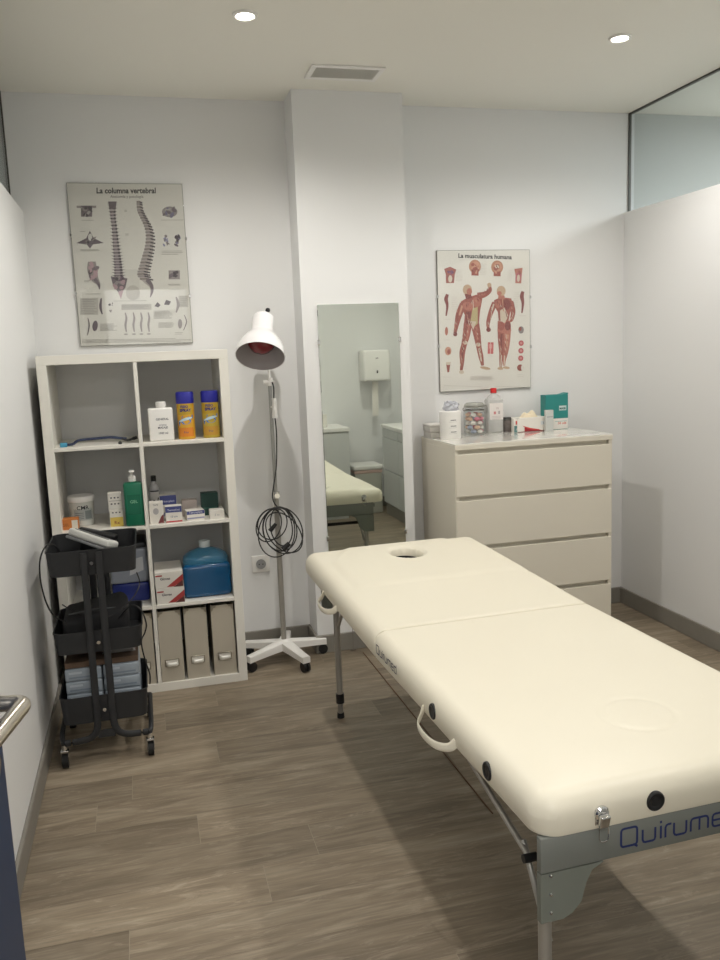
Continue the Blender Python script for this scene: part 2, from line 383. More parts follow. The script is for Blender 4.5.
# magazine files
def magfile():
    t = thing('magazine_file', '', 'magazine file', (0, 0, 0), 0, 'greige magazine files on the lowest shelf')
    W, D, Z = .098, .25, .318
    b = BM(); box(b, -W/2, W/2, 0, .003, 0, Z, .001, 1); box(b, -W/2, W/2, .003, D, 0, .003)
    box(b, -W/2, W/2, D-.003, D, .003, Z)
    for s in (-1, 1):
        x0, x1 = sorted((s*W/2, s*(W/2-.003)))
        box(b, x0, x1, .003, D-.003, .003, Z)
    obj('body', b, CARD, t)
    for s in (-1, 1):
        b = BM(); poly = [(s*W/2, Z+.001), (s*(W/2-.025), Z+.001), (s*(W/2-.021), Z-.008), (s*(W/2-.011), Z-.011), (s*(W/2-.008), Z-.021), (s*W/2, Z-.025)]
        prism(b, poly, -.0015, -.0002, lambda a, c, d: (a, d, c)); obj('corner_cap', b, BRASS, t)
    b = BM()
    for q in ((-.031, .031, .098, .103), (-.031, .031, .068, .073), (-.031, -.026, .073, .098), (.026, .031, .073, .098)): box(b, q[0], q[1], -.003, -.0002, q[2], q[3], .0008, 1)
    h = obj('label_holder', b, BRASS, t)
    b = BM(); box(b, -.026, .026, -.0012, -.0003, .073, .098); obj('label_card', b, WPAPER, h)
    b = BM(); tube(b, catmull([(-.022, -.002, .079), (-.015, -.010, .079), (.015, -.010, .079), (.022, -.002, .079)], 5), .0035, 8, .009, up=(0, 1, 0)); obj('finger_pull', b, mat('bright_nickel', (236, 234, 226), .3, metal=.3), h)
    return t
mf = magfile()
mf.location = (.4405, -.400, S4); mf['label'] = 'greige magazine file just right of the shelf divider, bottom row'
dup(mf, (.5515, -.398, S4), 'greige magazine file in the middle of the bottom right compartment')
dup(mf, (.6690, -.396, S4), 'rightmost greige magazine file in the bottom right compartment')
dup(mf, (.3190, -.400, S4), 'greige magazine file just left of the shelf divider, beside the trolley')
dup(mf, (.2100, -.400, S4), 'middle greige magazine file behind the trolley')
dup(mf, (.1000, -.400, S4), 'leftmost greige magazine file behind the trolley')

INK = (70, 70, 84); GREYI = (150, 150, 156)
# --- top right: white bottle, two spray cans
t = thing('lotion_bottle', 'square-shouldered white plastic bottle with black text, top shelf', 'bottle', (.470, -.345, S1))
b = BM(); box(b, -.051, .051, -.026, .026, 0, .139, .008, 4); obj('body', b, WPLAST, t)
b = BM(); lathe(b, [(.019, .138), (.019, .145), (.021, .1455), (.021, .163), (.019, .1645), (0, .1645)], 28, Matrix.Translation((.004, 0, 0))); obj('cap', b, WPLAST, t)
p = Print()
for z, wd in ((.092, .045), (.068, .030), (.056, .052), (.033, .050)):
    p.text({.092: 'GENERAL', .068: 'crema', .056: 'MASAJE', .033: '1000 ml'}[z], 0, z-.004, .0125, INK if z != .068 else GREYI, bold=.0002)
p.build('printed_label', front(0.006, 0, -.026), t)
def spraycan(loc, label, yel):
    t = thing('spray_can', label, 'spray can', loc, 0, 'yellow spray cans on the top shelf')
    R = .0365
    b = BM(); lathe(b, [(R-.002, 0), (R, .002), (R, .150), (R-.002, .155), (R-.006, .158), (0, .158)], 32); obj('can', b, mat('can_yellow_%d' % yel[0], yel, .3, var=.08, vscale=30), t)
    b = BM(); lathe(b, [(R+.0005, .152), (R+.001, .156), (R+.001, .195), (R-.002, .201), (0, .201)], 32); obj('cap', b, mat('royal_blue_cap', (42, 44, 150), .35), t)
    p = Print(); DB = (48, 50, 120)
    p.rect(-.034, .105, .034, .150, (192, 158, 48), 1)
    p.text('FISIO', -.002, .134, .015, DB, 3, bold=.0006); p.text('SPRAY', .002, .118, .017, DB, 3, bold=.0008)
    p.poly([(-.034, .078), (-.012, .100), (.012, .096), (.034, .104), (.034, .088), (.014, .070), (-.010, .066), (-.03, .058)], (64, 120, 190), 2)
    p.ell(.002, .078, .022, .014, (70, 130, 200), 2)
    p.stroke([(-.030, .076), (0, .086), (.030, .092)], [.004, .012, .004], (190, 215, 230), 3)
    p.rect(-.034, .012, .034, .050, (214, 130, 44) if yel[0] > 200 else (196, 150, 60), 1)
    p.text('frio', 0, .026, .014, DB, 2)
    # finer subdivision keeps the print on the curve
    p.build('printed_label', wrap(0, 0, R+.0002, 0, -PI/2-.12), t)
    return t
spraycan((.576, -.335, S1), 'orange-yellow spray can with blue cap, between the white bottle and the other can', (212, 160, 48))
spraycan((.6805, -.335, S1), 'paler yellow spray can with blue cap, against the right side of the shelf', (190, 164, 62))

# --- top left: rubber tube strap
t = thing('tourniquet_strap', 'dark blue strap with a pale blue buckle lying on the top left shelf', 'strap', (.2, -.37, S1))
b = BM(); tube(b, catmull([(-.115, 0, .008), (-.090, .0, .010), (-.065, 0, .024), (0, .005, .027), (.06, .01, .028), (.10, .01, .022), (.125, .01, .018)], 6), .0055, 8, .004, up=(0, 0, 1)); obj('band', b, mat('dark_blue_band', (44, 54, 82), .6), t)
b = BM(); box(b, -.140, -.112, -.012, .012, 0, .018, .003); obj('buckle', b, mat('pale_blue_buckle', (70, 150, 182), .4), t)
b = BM(); tube(b, catmull([(.105, .01, .021), (.130, .01, .012), (.156, .01, .018)], 6), .005, 8); cyl(b, (.150, .01, .016), (.168, .01, .022), .007, seg=12); obj('end_clip', b, BLACK, t)
t = thing('black_stopper', 'tiny black stopper lying in front of the blue strap', 'stopper', (.298, -.392, S1))
b = BM(); lathe(b, [(.0, 0), (.0065, 0), (.0075, .002), (.0075, .008), (.006, .0105), (0, .011)], 18); obj('body', b, BLACK, t)
b = BM(); lathe(b, [(.0, .0105), (.0035, .0105), (.0035, .0125), (0, .013)], 12); obj('tip', b, RUBBER, t)

# --- second row left
t = thing('cream_tub', 'round white plastic tub with a grey label on the second shelf', 'tub', (.112, -.245, S2))
b = BM(); lathe(b, [(.047, 0), (.050, .003), (.053, .108), (.051, .110), (0, .110)], 40); obj('body', b, mat('tub_white', (206, 208, 202), .4), t)
b = BM(); lathe(b, [(.0555, .104), (.0565, .106), (.0565, .122), (.054, .127), (.0, .128)], 40); obj('lid', b, WPLAST, t)
p = Print(); p.rect(-.042, .025, .042, .095, (172, 178, 176), 1); p.text('CMR', -.002, .072, .024, (40, 44, 48), 4, bold=.0003); p.rect(.006, .030, .036, .066, (130, 138, 138), 2)
for k in range(4): p.rect(-.036, .032+k*.008, 0, .035+k*.008, (120, 126, 128), 2)
p.build('printed_label', wrap(0, 0, .0515, 0, -PI/2+.2), t)
def carton(nm, label, cat, loc, w_, d_, h_, base, pr, rotz=0, group=None, bands=None):
    t = thing(nm, label, cat, loc, rotz, group)
    b = BM(); box(b, -w_/2, w_/2, -d_/2, d_/2, 0, h_-.0008, .0012, 1); obj('carton', b, base, t)
    b = BM(); box(b, -w_/2+.0015, w_/2-.0015, -d_/2+.0015, d_/2-.0015, h_-.0008, h_, .0002, 1); obj('flap', b, base, t)
    if pr: pr.build('printed_label', front(0, 0, -d_/2), t)
    return t
Z = .0725
p = Print(); p.rect(-.026, .0, .026, .040, (214, 188, 92), 1); p.text('Rx', 0, .010, .02, (150, 90, 60), 2, bold=.0005)
for k in (-.014, 0, .014): p.ell(k, .060, .004, .003, (90, 90, 96), 1)
carton('medicine_box', 'small white and yellow carton standing under another one beside the green bottle', 'box', (.258, -.345, S2), .056, .04, Z, WPAPER, p)
p = Print()
for k in (-.014, 0, .014): p.ell(k, .050, .004, .0035, (80, 80, 88), 1); p.ell(k, .024, .004, .0035, (96, 90, 92), 1)
p.rect(-.024, .036, .024, .038, (150, 146, 140), 1)
carton('medicine_box', 'small white carton stacked on the yellow and white one', 'box', (.256, -.343, S2+Z+.0005), .055, .038, .072, WPAPER, p)
p = Print(); p.rect(.012, .002, .036, .040, (222, 214, 200), 1); p.text('GEL', -.012, .016, .016, (120, 60, 30), 1)
carton('orange_box', 'small orange carton on the second shelf above the trolley', 'box', (.063, -.325, S2), .078, .05, .046, mat('orange_card', (196, 120, 58), .6), p)
t = thing('pump_bottle', 'tall green gel bottle with a white pump beside the shelf divider', 'bottle', (.334, -.372, S2))
GREEN = mat('green_gel', (24, 116, 86), .3, trans=.15)
b = BM(); box(b, -.039, .039, -.0275, .0275, 0, .186, .010, 4); lathe(b, [(.016, .184), (.015, .192), (0, .192)], 24); obj('body', b, GREEN, t)
b = BM(); lathe(b, [(.016, .190), (.016, .206), (.010, .214), (.0055, .218), (.0055, .232), (0, .232)], 24); box(b, -.011, .011, -.034, .008, .229, .237, .003, 2); pu = obj('pump', b, WPLAST, t)
p = Print(); p.rect(-.026, .05, .026, .135, (26, 106, 80), 1); p.text('GEL', 0, .10, .018, (150, 205, 170), 2); p.build('printed_label', front(0, 0, -.0275), t)

# --- second row right
t = thing('glass_vial', 'small clear bottle with a dark cap standing behind the cartons', 'bottle', (.422, -.190, S2))
b = BM(); lathe(b, [(.022, 0), (.024, .003), (.024, .120), (.018, .140), (.010, .148), (.010, .160), (0, .160)], 28); obj('body', b, mat('vial_grey', (176, 176, 178), .2), t)
b = BM(); lathe(b, [(.0115, .158), (.0115, .180), (.010, .182), (0, .182)], 20); obj('cap', b, BLACK, t)
p = Print(); p.rect(-.020, .03, .020, .112, (200, 198, 196), 1); p.stroke([(-.016, .05), (-.004, .075), (.006, .055), (.016, .085)], .005, (60, 62, 70), 2); p.rect(-.020, .112, .020, .118, (60, 60, 66), 2); p.build('printed_label', wrap(0, 0, .0242, 0, -PI/2), t)
p = Print(); p.ell(-.002, .054, .012, .014, (178, 176, 176), 1); p.poly([(.004, .002), (.0285, .002), (.0285, .04), (.018, .03)], (116, 58, 60), 1); p.text('TAPE', -.002, .078, .010, INK, 1)
carton('tape_box', 'white carton with dark red corner standing in front of the clear bottle', 'box', (.4225, -.362, S2), .058, .045, .093, WPAPER, p)
BLU = (66, 74, 128); RED = (186, 60, 66)
def bluebox(label, loc, w_, d_, h_, kind, rotz=0):
    p = Print()
    p.rect(-w_/2+.001, h_*.62, w_/2-.001, h_-.001, BLU, 1); p.text('Tensoplast', 0, h_*.72, w_*.17, (220, 220, 232), 2)
    if kind == 1: p.rect(-w_/2+.001, .001, w_/2-.001, h_*.10, RED, 1); p.text('10 cm', 0, h_*.3, w_*.18, BLU, 1)
    if kind == 2: p.rect(-w_/2+.001, h_*.15, w_/2-.001, h_*.30, (150, 150, 176), 1)
    return carton('bandage_box', label, 'box', loc, w_, d_, h_, WPAPER, p, rotz)
bluebox('white and blue bandage carton with a red foot, front of the second shelf', (.494, -.358, S2), .070, .05, .070, 1)
bluebox('taller blue-topped carton standing behind the red-footed carton', (.476, -.285, S2), .072, .05, .108, 2)
bluebox('flat white and blue carton turned slightly, middle of the second shelf', (.583, -.345, S2), .078, .06, .042, 2, .12)
carton('pale_box', 'pale pinkish carton behind the flat blue carton', 'box', (.568, -.245, S2), .066, .05, .072, mat('pale_pink_card', (196, 184, 178), .7), None)
carton('dark_green_box', 'dark green carton at the back right of the second shelf', 'box', (.656, -.262, S2), .074, .055, .100, mat('dark_green_card', (28, 62, 56), .5), Print().rect(-.03, .03, .03, .036, (50, 96, 84), 1))
carton('tape_roll_box', 'little white carton at the right front of the second shelf', 'box', (.676, -.368, S2), .062, .05, .040, WPAPER, Print().text('5 m', 0, .014, .014, GREYI, 1))

# --- third row right: glove boxes and blue jug
def glovebox(loc, label, rotz=0, group=None, w_=.118, d_=.20, h_=.070):
    p = Print(); R2 = (168, 62, 60); DK = (96, 52, 50)
    p.poly([(-.012, .004), (w_/2, .056), (w_/2, .030), (.020, .004)], R2, 1); p.poly([(.018, .002), (w_/2-.001, .030), (w_/2-.001, .002)], DK, 2)
    p.rect(-w_/2+.003, h_-.018, -.028, h_-.012, R2, 1); p.text('Gloves', -.016, .036, .015, (70, 64, 70), 2, bold=.0004)
    return carton('glove_box', label, 'box', loc, w_, d_, h_, WPAPER, p, rotz, group)
glovebox((.455, -.300, S3), 'lower white glove carton with red slash beside the blue jug')
glovebox((.453, -.300, S3+.0705), 'upper white glove carton with red slash, stacked beside the blue jug')
t = thing('blue_jug', 'big clear plastic jug of blue liquid on the third shelf', 'jug', (.6185, -.300, S3))
b = BM(); box(b, -.1045, .1045, -.066, .066, 0, .150, .020, 5); obj('liquid_body', b, mat('blue_liquid', (22, 98, 150), .12, trans=.35, coat=.3), t)
b = BM()
rg = []
for (sx_, sy_, z) in ((.100, .062, .147), (.101, .063, .160), (.094, .058, .178), (.070, .046, .196), (.036, .030, .208), (.021, .021, .212), (.020, .020, .224)):
    rg.append([b.verts.new((sx_*math.copysign(abs(math.cos(a))**.6, math.cos(a)), sy_*math.copysign(abs(math.sin(a))**.6, math.sin(a)), z)) for a in [2*PI*i/32 for i in range(32)]])
for A, B in zip(rg, rg[1:]):
    for i in range(32): b.faces.new((A[i], A[(i+1) % 32], B[(i+1) % 32], B[i]))
b.faces.new(rg[-1])
obj('shoulder', b, mat('blue_tinted_plastic', (70, 140, 176), .15, alpha=.55), t)
b = BM(); lathe(b, [(.023, .214), (.024, .216), (.024, .240), (.022, .243), (0, .243)], 24); obj('cap', b, mat('translucent_white', (200, 208, 208), .3), t)
# --- third row left: translucent container
t = thing('storage_tub', 'translucent tub with a blue base, half hidden behind the trolley', 'tub', (.290, -.225, S3))
b = BM(); box(b, -.078, .078, -.09, .09, 0, .085, .012, 3); obj('base', b, mat('tub_blue', (34, 48, 120), .35), t)
b = BM(); box(b, -.080, .080, -.092, .092, .085, .24, .014, 3); obj('body', b, mat('cloudy_plastic', (150, 156, 168), .3), t)
b = BM(); box(b, -.083, .077, -.095, .095, .2395, .262, .006, 3); obj('lid', b, mat('smoke_black', (44, 46, 50), .35), t)
p = Print(); p.poly([(.0, .12), (.06, .14), (.06, .20), (.01, .19)], (206, 208, 212), 1); p.build('printed_label', front(0, 0, -.092), t)

# ================================================================ TROLLEY
TX, TYF = .185, -.955   # centre x, front y
t = thing('utility_trolley', 'dark grey three-tier metal utility trolley on castors by the left wall', 'trolley', (TX, -.825, 0))
TW, TD = .305, .335
def tray(z0, z1, nm='tray'):
    b = BM(); n = []
    def ring(w_, d_, z, r_=.03):
        out = []
        for cx, cy, a0 in ((w_/2-r_, d_/2-r_, 0), (-w_/2+r_, d_/2-r_, PI/2), (-w_/2+r_, -d_/2+r_, PI), (w_/2-r_, -d_/2+r_, 1.5*PI)):
            for k in range(6): a = a0+PI/2*k/5; out.append(b.verts.new((cx+r_*math.cos(a), cy+r_*math.sin(a), z)))
        return out
    R = [ring(TW-.012, TD-.012, z0), ring(TW, TD, z1-.004), ring(TW+.004, TD+.004, z1-.004), ring(TW+.004, TD+.004, z1), ring(TW-.004, TD-.004, z1), ring(TW-.016, TD-.016, z0+.003)]
    for A, B in zip(R, R[1:]):
        m_ = len(A)
        for i in range(m_): b.faces.new((A[i], A[(i+1) % m_], B[(i+1) % m_], B[i]))
    b.faces.new(R[0][::-1]); b.faces.new(R[-1])
    obj(nm, b, DGREY, t)
tiers = ((.695, .785), (.412, .492), (.150, .252))
for z0, z1 in tiers: tray(z0, z1)
for s in (-1, 1):
    y = s*(TD/2+.009)
    for q in (-.032, .032):
        b = BM()
        pts = [(q*.80, y, .778), (q*.80, y, .60), (q*.84, y, .30), (q*.86, y, .16), (q*1.15, y, .118), (q*1.9, y, .098), (q*3.2, y, .093), (q*4.5, y, .093)]
        tube(b, catmull(pts, 6), .0125, 12, .006, up=(1, 0, 0)); obj('post', b, DGREY, t)
    for z0, z1 in tiers:
        b = BM(); cyl(b, (0, y-s*.003, (z0+z1)/2), (0, y+s*.006, (z0+z1)/2), .0065, seg=14); obj('bolt', b, CHROME, t)
    b = BM(); box(b, -.030, .030, y-.002, y+.002, .095, .125, .001, 1); obj('lower_brace', b, DGREY, t)
for s in (-1, 1):
    b = BM(); yy = TD/2+.009
    tube(b, catmull([(s*.144, -yy, .093), (s*.153, -yy+.01, .096), (s*.156, -yy+.05, .110), (s*.156, -.05, .115), (s*.156, .05, .115), (s*.156, yy-.05, .110), (s*.153, yy-.01, .096), (s*.144, yy, .093)], 5), .009, 10); obj('base_rail', b, DGREY, t)
for sx_ in (-1, 1):
    for sy_ in (-1, 1):
        cx, cy = sx_*.149, sy_*(TD/2+.004)
        b = BM(); cyl(b, (cx, cy, .063), (cx, cy, .086), .0095, seg=14)
        box(b, cx-.014, cx-.0115, cy-.012, cy+.012, .022, .066, .001, 1); box(b, cx+.0115, cx+.014, cy-.012, cy+.012, .022, .066, .001, 1); box(b, cx-.014, cx+.014, cy-.012, cy+.012, .060, .066, .001, 1)
        c = obj('castor', b, CHROME, t)
        b = BM(); cyl(b, (cx-.0105, cy, .0255), (cx+.0105, cy, .0255), .0255, seg=24); obj('wheel', b, RUBBER, c)
# things in the trolley
TYO = 0
def gt(x, y): return (TX+x, -.785+y)
t2 = thing('therapy_device', 'white and grey handheld therapy device leaning across the top trolley tray', 'device', (TX-.002, -.845, .762))
R = Matrix.Translation((0, 0, .02))@Matrix.Rotation(-.80, 4, 'Z')@Matrix.Rotation(.16, 4, 'Y')@Matrix.Rotation(-.30, 4, 'X')
def xf(b, mtx):
    for v in b.verts: v.co = mtx@v.co
b = BM(); box(b, -.105, .105, -.028, .028, 0, .028, .009, 4); xf(b, R); obj('casing', b, mat('device_white', (205, 205, 200), .4), t2)
b = BM(); box(b, -.085, .085, -.016, -.006, .0275, .0295, .0008, 1); xf(b, R); obj('groove', b, mat('device_dark', (70, 72, 74), .4), t2)
b = BM(); box(b, -.085, .085, .006, .016, .0275, .0295, .0008, 1); xf(b, R); obj('groove', b, mat('device_dark', (70, 72, 74), .4), t2)
b = BM(); box(b, -.107, .09, -.030, .030, -.012, -.001, .003, 2); xf(b, R); obj('underside', b, mat('device_grey', (120, 122, 124), .5), t2)
t2 = thing('remote_handset', 'black handset sticking up at the back of the top trolley tray', 'handset', (TX-.005, -.70, .708))
R = Matrix.Rotation(-.35, 4, 'Z')@Matrix.Rotation(.22, 4, 'Y')
b = BM(); box(b, -.075, .075, -.02, .02, .060, .088, .007, 3); xf(b, R); obj('casing', b, BLACK, t2)
b = BM(); box(b, -.055, -.01, -.018, .018, .0, .062, .004, 2); xf(b, R); obj('stand', b, BLACK, t2)
b = BM(); box(b, -.05, .02, -.009, .009, .088, .0895, .0005, 1); xf(b, R); obj('keypad', b, mat('device_dark', (70, 72, 74), .4), t2)
t2 = thing('power_adapter', 'black adapter block in the top trolley tray, right side', 'adapter', (TX+.085, -.86, .6985))
b = BM(); box(b, -.035, .035, -.05, .05, 0, .05, .006, 3); obj('block', b, BLACK, t2)
b = BM(); tube(b, catmull([(0, .05, .025), (0, .08, .03), (-.03, .10, .02), (-.06, .08, .008)], 6), .003, 8); obj('lead', b, BLACK, t2)
def cable(label, pts, r_=.0028, name='black_cable'):
    b = BM(); tube(b, catmull(pts, 8), r_, 8); return tag(obj(name, b, BLACK, None), label, 'cable')
c = cable('black cable looping out over the left side of the trolley', [(.09, -.90, .735), (.065, -.93, .795), (.040, -.962, .808), (.018, -.99, .77), (.012, -.995, .70), (.020, -.995, .63), (.034, -.99, .58), (.050, -.975, .55), (.078, -.965, .528)])
cable('black cable looping out at the right side of the middle trolley tray', [(.25, -.93, .500), (.30, -.95, .555), (.335, -.965, .545), (.352, -.965, .49), (.345, -.962, .455), (.330, -.975, .425), (.337, -.978, .36), (.350, -.975, .30), (.348, -.972, .262)])
cable('thin black cable crossing above the middle trolley tray', [(.06, -.85, .56), (.12, -.90, .53), (.18, -.93, .515), (.25, -.93, .53), (.31, -.90, .57), (.338, -.86, .61), (.330, -.80, .64)], .0022)
t2 = thing('black_pouch', 'black zip pouch filling the middle trolley tray', 'pouch', (TX-.01, -.835, .416))
b = BM(); box(b, -.115, .115, -.10, .12, 0, .125, .03, 5)
for v in b.verts: v.co.z *= 1+.12*math.sin(v.co.x*21)+.06*math.sin(v.co.y*30); v.co.z = max(v.co.z, 0)
obj('bag', b, mat('black_fabric', (26, 26, 28), .85, bump=.3, bscale=400), t2)
b = BM(); tube(b, catmull([(-.09, -.075, .121), (0, -.082, .132), (.09, -.075, .128)], 6), .003, 6); obj('zip', b, mat('device_dark', (70, 72, 74), .4), t2)
PACK = mat('pale_blue_grey_pack', (146, 156, 166), .35, var=.12, vscale=40)
k = 0; pk0 = None
side = {-.066: 'left', .066: 'right'}
for lay in range(4):
    for sx_ in (-.066, .066):
        lb = 'pale blue-grey wrapped pack on the %s of the trolley\'s bottom tray, %s layer' % (side[sx_], ('lowest', 'second', 'third', 'top')[lay])
        z = .1535+.0475*lay
        if pk0 is None:
            pk0 = thing('wrapped_pack', lb, 'pack', (TX+sx_, -.812, z), 0, 'wrapped packs in the bottom tray')
            b = BM(); box(b, -.0635, .0635, -.135, .135, 0, .0465, .007, 3); obj('pack', b, PACK, pk0)
            p = Print(); p.rect(-.05, .012, .05, .018, (120, 130, 142), 1); p.rect(-.05, .028, -.005, .036, (176, 184, 192), 1); p.build('printed_label', front(0, 0, -.135), pk0)
        else: dup(pk0, (TX+sx_, -.812, z), lb)
t2 = thing('cardboard_tray', 'shallow brown cardboard carton on top of the wrapped packs', 'carton', (TX, -.812, .3445))
b = BM(); box(b, -.128, .128, -.13, .13, 0, .022, .002, 1); obj('carton', b, mat('brown_card', (92, 74, 60), .8), t2)
b = BM(); box(b, -.126, .126, -.003, .003, .022, .0228); obj('tape', b, mat('tape_tan', (150, 128, 98), .4), t2)
t2 = thing('clear_plastic_bag', 'crumpled clear plastic bag lying on the brown carton in the trolley', 'bag', (TX+.06, -.835, .3675))
b = BM(); bmesh.ops.create_grid(b, x_segments=14, y_segments=14, size=.06)
for v in b.verts:
    rr = max(abs(v.co.x), abs(v.co.y))/.06; v.co.z = (1-rr**3)*(.026+random.uniform(-.006, .006))+.001
obj('film', b, mat('crumpled_film', (190, 190, 190), .12, alpha=.5), t2, recalc=False)
b = BM(); cyl(b, (-.02, -.045, .022), (.02, -.05, .022), .004, seg=8); obj('tie', b, WPLAST, t2)

# ================================================================ INFRARED LAMP
LX, LY = .962, -.22
t = thing('infrared_lamp', 'white infrared heat lamp on a steel pole with a five-armed castor base', 'lamp', (LX, LY, 0))
b = BM(); cyl(b, (0, 0, .07), (0, 0, .80), .0125, seg=20); obj('pole', b, TUBEM, t)
b = BM(); cyl(b, (0, 0, .79), (0, 0, 1.315), .0085, seg=18); obj('pole', b, ALU, t)['label'] = 'thinner upper pole'
b = BM(); cyl(b, (0, 0, .782), (0, 0, .812), .018, seg=20); cyl(b, (.0, -.018, .797), (.0, -.040, .797), .008, .012, 14); obj('height_clamp', b, CHROME, t)
# base
b = BM(); lathe(b, [(.034, .062), (.036, .066), (.034, .090), (.022, .104), (.016, .106), (0, .106)], 28); obj('hub', b, WPLAST, t)
for k, (ax, ay) in enumerate(((-.164, -.086), (.062, -.175), (.185, .030), (.040, .165), (-.140, .098))):
    a = math.atan2(ay, ax); L_ = math.hypot(ax, ay); L_ = .192
    b = BM(); Rm = Matrix.Rotation(a, 4, 'Z')
    secs = [(.015, .026, .058, .100), (.08, .024, .056, .092), (L_-.02, .020, .050, .080), (L_+.016, .019, .046, .076)]
    rings = []
    for xx, hw, z0, z1 in secs:
        rings.append([b.verts.new(Rm@Vector((xx, yy, zz))) for yy, zz in ((-hw, z0), (hw, z0), (hw, z1-.004), (hw*.7, z1), (-hw*.7, z1), (-hw, z1-.004))])
    for A, B in zip(rings, rings[1:]):
        for i in range(6): b.faces.new((A[i], A[(i+1) % 6], B[(i+1) % 6], B[i]))
    b.faces.new(rings[0][::-1]); b.faces.new(rings[-1]); arm = obj('base_arm', b, WPLAST, t)
    b = BM(); c = Rm@Vector((L_, 0, 0)); n = Rm@Vector((0, 1, 0)); c2 = c+Vector((0, 0, .0235))
    for s in (-1, 1): cyl(b, c2+n*s*.004, c2+n*s*.0155, .0225, .0225, 20)
    cyl(b, c2-n*.005, c2+n*.005, .006, seg=10); cyl(b, c+Vector((0, 0, .040)), c+Vector((0, 0, .060)), .008, seg=10); obj('castor', b, BLACK, arm)
# head
n = Vector((-.19, -.55, -.82)).normalized(); oc = Vector((-.052, -.118, 1.428))
zax = -n; xax = Vector((1, 0, 0)); xax = (xax-zax*xax.dot(zax)).normalized(); yax = zax.cross(xax)
HM = Matrix.Translation(oc)@Matrix.Scale(1.0, 4)@Matrix((xax, yax, zax)).transposed().to_4x4()
SHADE = mat('white_enamel', (240, 238, 238), .25, coat=.3)
b = BM(); lathe(b, [(.105, 0), (.108, -.001), (.108, .004), (.105, .028), (.095, .058), (.078, .086), (.060, .108), (.051, .124), (.048, .138), (.048, .204), (.043, .211), (0, .212)], 48, HM, close=False)
sh = obj('lamp_shade', b, SHADE, t)
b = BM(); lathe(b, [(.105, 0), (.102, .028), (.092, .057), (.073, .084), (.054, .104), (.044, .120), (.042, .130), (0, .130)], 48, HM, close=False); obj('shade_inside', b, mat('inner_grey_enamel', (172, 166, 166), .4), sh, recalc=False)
b = BM(); lathe(b, [(0, .025), (.025, .028), (.045, .040), (.058, .060), (.056, .072), (.030, .100), (.018, .128), (0, .129)], 36, HM, close=False); obj('bulb', b, mat('red_bulb_glass', (126, 24, 32), .25, coat=.5), t)
b = BM(); kp = HM@Vector((.016, -.026, .206)); cyl(b, kp, kp+zax*.022, .006, seg=12)
lathe(b, [(0, 0), (.008, .001), (.011, .006), (.0095, .013), (0, .017)], 16, Matrix.Translation(kp+zax*.018)@Matrix((xax, yax, zax)).transposed().to_4x4()); obj('switch_knob', b, BLACK, t)
b = BM(); bj = HM@Vector((.012, .040, .150)); tube(b, catmull([(0, 0, 1.30), (0, .004, 1.35), (0, .018, 1.41), (0, .024, 1.45), tuple(bj)], 6), .006, 10); cyl(b, (-.030, -.004, 1.312), (.014, -.004, 1.312), .010, seg=16); cyl(b, (0, 0, 1.295), (0, 0, 1.330), .0145, seg=16); obj('tilt_joint', b, WPLAST, t)
b = BM(); cyl(b, (.012, -.022, 1.15), (.012, -.020, 1.24), .0125, .010, 14); cyl(b, (.008, -.016, 1.20), (.001, -.004, 1.20), .006, seg=8); obj('cable_grip', b, WPLAST, t)
# lamp lead and coil
b = BM()
pts = [(.004, -.014, 1.36), (.010, -.018, 1.33), (.012, -.018, 1.31)]
tube(b, catmull([(.004, -.004, 1.33), (.014, -.018, 1.29), (.012, -.020, 1.24)], 6), .0030, 8)
tube(b, catmull([(.012, -.022, 1.15), (.015, -.022, 1.10), (.014, -.022, 1.05), (.006, -.022, .93), (-.012, -.024, .84), (-.020, -.026, .79), (-.012, -.028, .76), (0, -.028, .745)], 8), .0030, 8)
def loop(cx, cz, rx, rz, y0, tilt, ph=0, turns=1.0):
    out = []
    for i in range(int(36*turns)+1):
        a = PI/2+ph+2*PI*i/36; x = rx*math.cos(a); z = rz*math.sin(a)
        out.append((cx+x*math.cos(tilt)-z*math.sin(tilt), y0+.006*math.sin(2*a+ph), cz+x*math.sin(tilt)+z*math.cos(tilt)))
    return out
for a in ((.005, .640, .078, .105, -.030, .15), (.018, .632, .088, .112, -.036, .35), (-.012, .628, .084, .115, -.042, -.15), (-.045, .665, .056, .078, -.038, -.35), (.010, .655, .050, .092, -.044, .10), (-.030, .672, .066, .074, -.050, -.55), (.02, .625, .068, .108, -.050, .6)):
    tube(b, loop(*a), .0030, 8)
obj('lead_coil', b, mat('lead_dark_grey', (44, 44, 44), .5), t)
b = BM(); cyl(b, (.01, -.055, .548), (.042, -.055, .575), .014, .011, 14); cyl(b, (-.045, -.055, .64), (-.015, -.055, .672), .011, .008, 12); obj('plug', b, BLACK, t)

# wall socket
t = thing('wall_socket', 'white double wall socket low on the wall behind the lamp', 'socket', (.901, 0, .425))
b = BM(); box(b, -.044, .044, -.010, 0, -.042, .042, .004, 3); obj('plate', b, WPLAST, t)
b = BM(); lathe(b, [(0, -.004), (.019, -.004), (.021, 0), (.024, .001), (.024, -.003), (0, -.0035)], 28, Matrix.Translation((0, -.0135, .0))@Matrix.Rotation(-PI/2, 4, 'X'), close=False); obj('outlet', b, mat('socket_grey', (150, 150, 150), .5), t)
b = BM(); cyl(b, (-.009, -.018, 0), (-.009, -.0125, 0), .003, seg=10); cyl(b, (.009, -.018, 0), (.009, -.0125, 0), .003, seg=10); obj('pin_hole', b, BLACK, t)

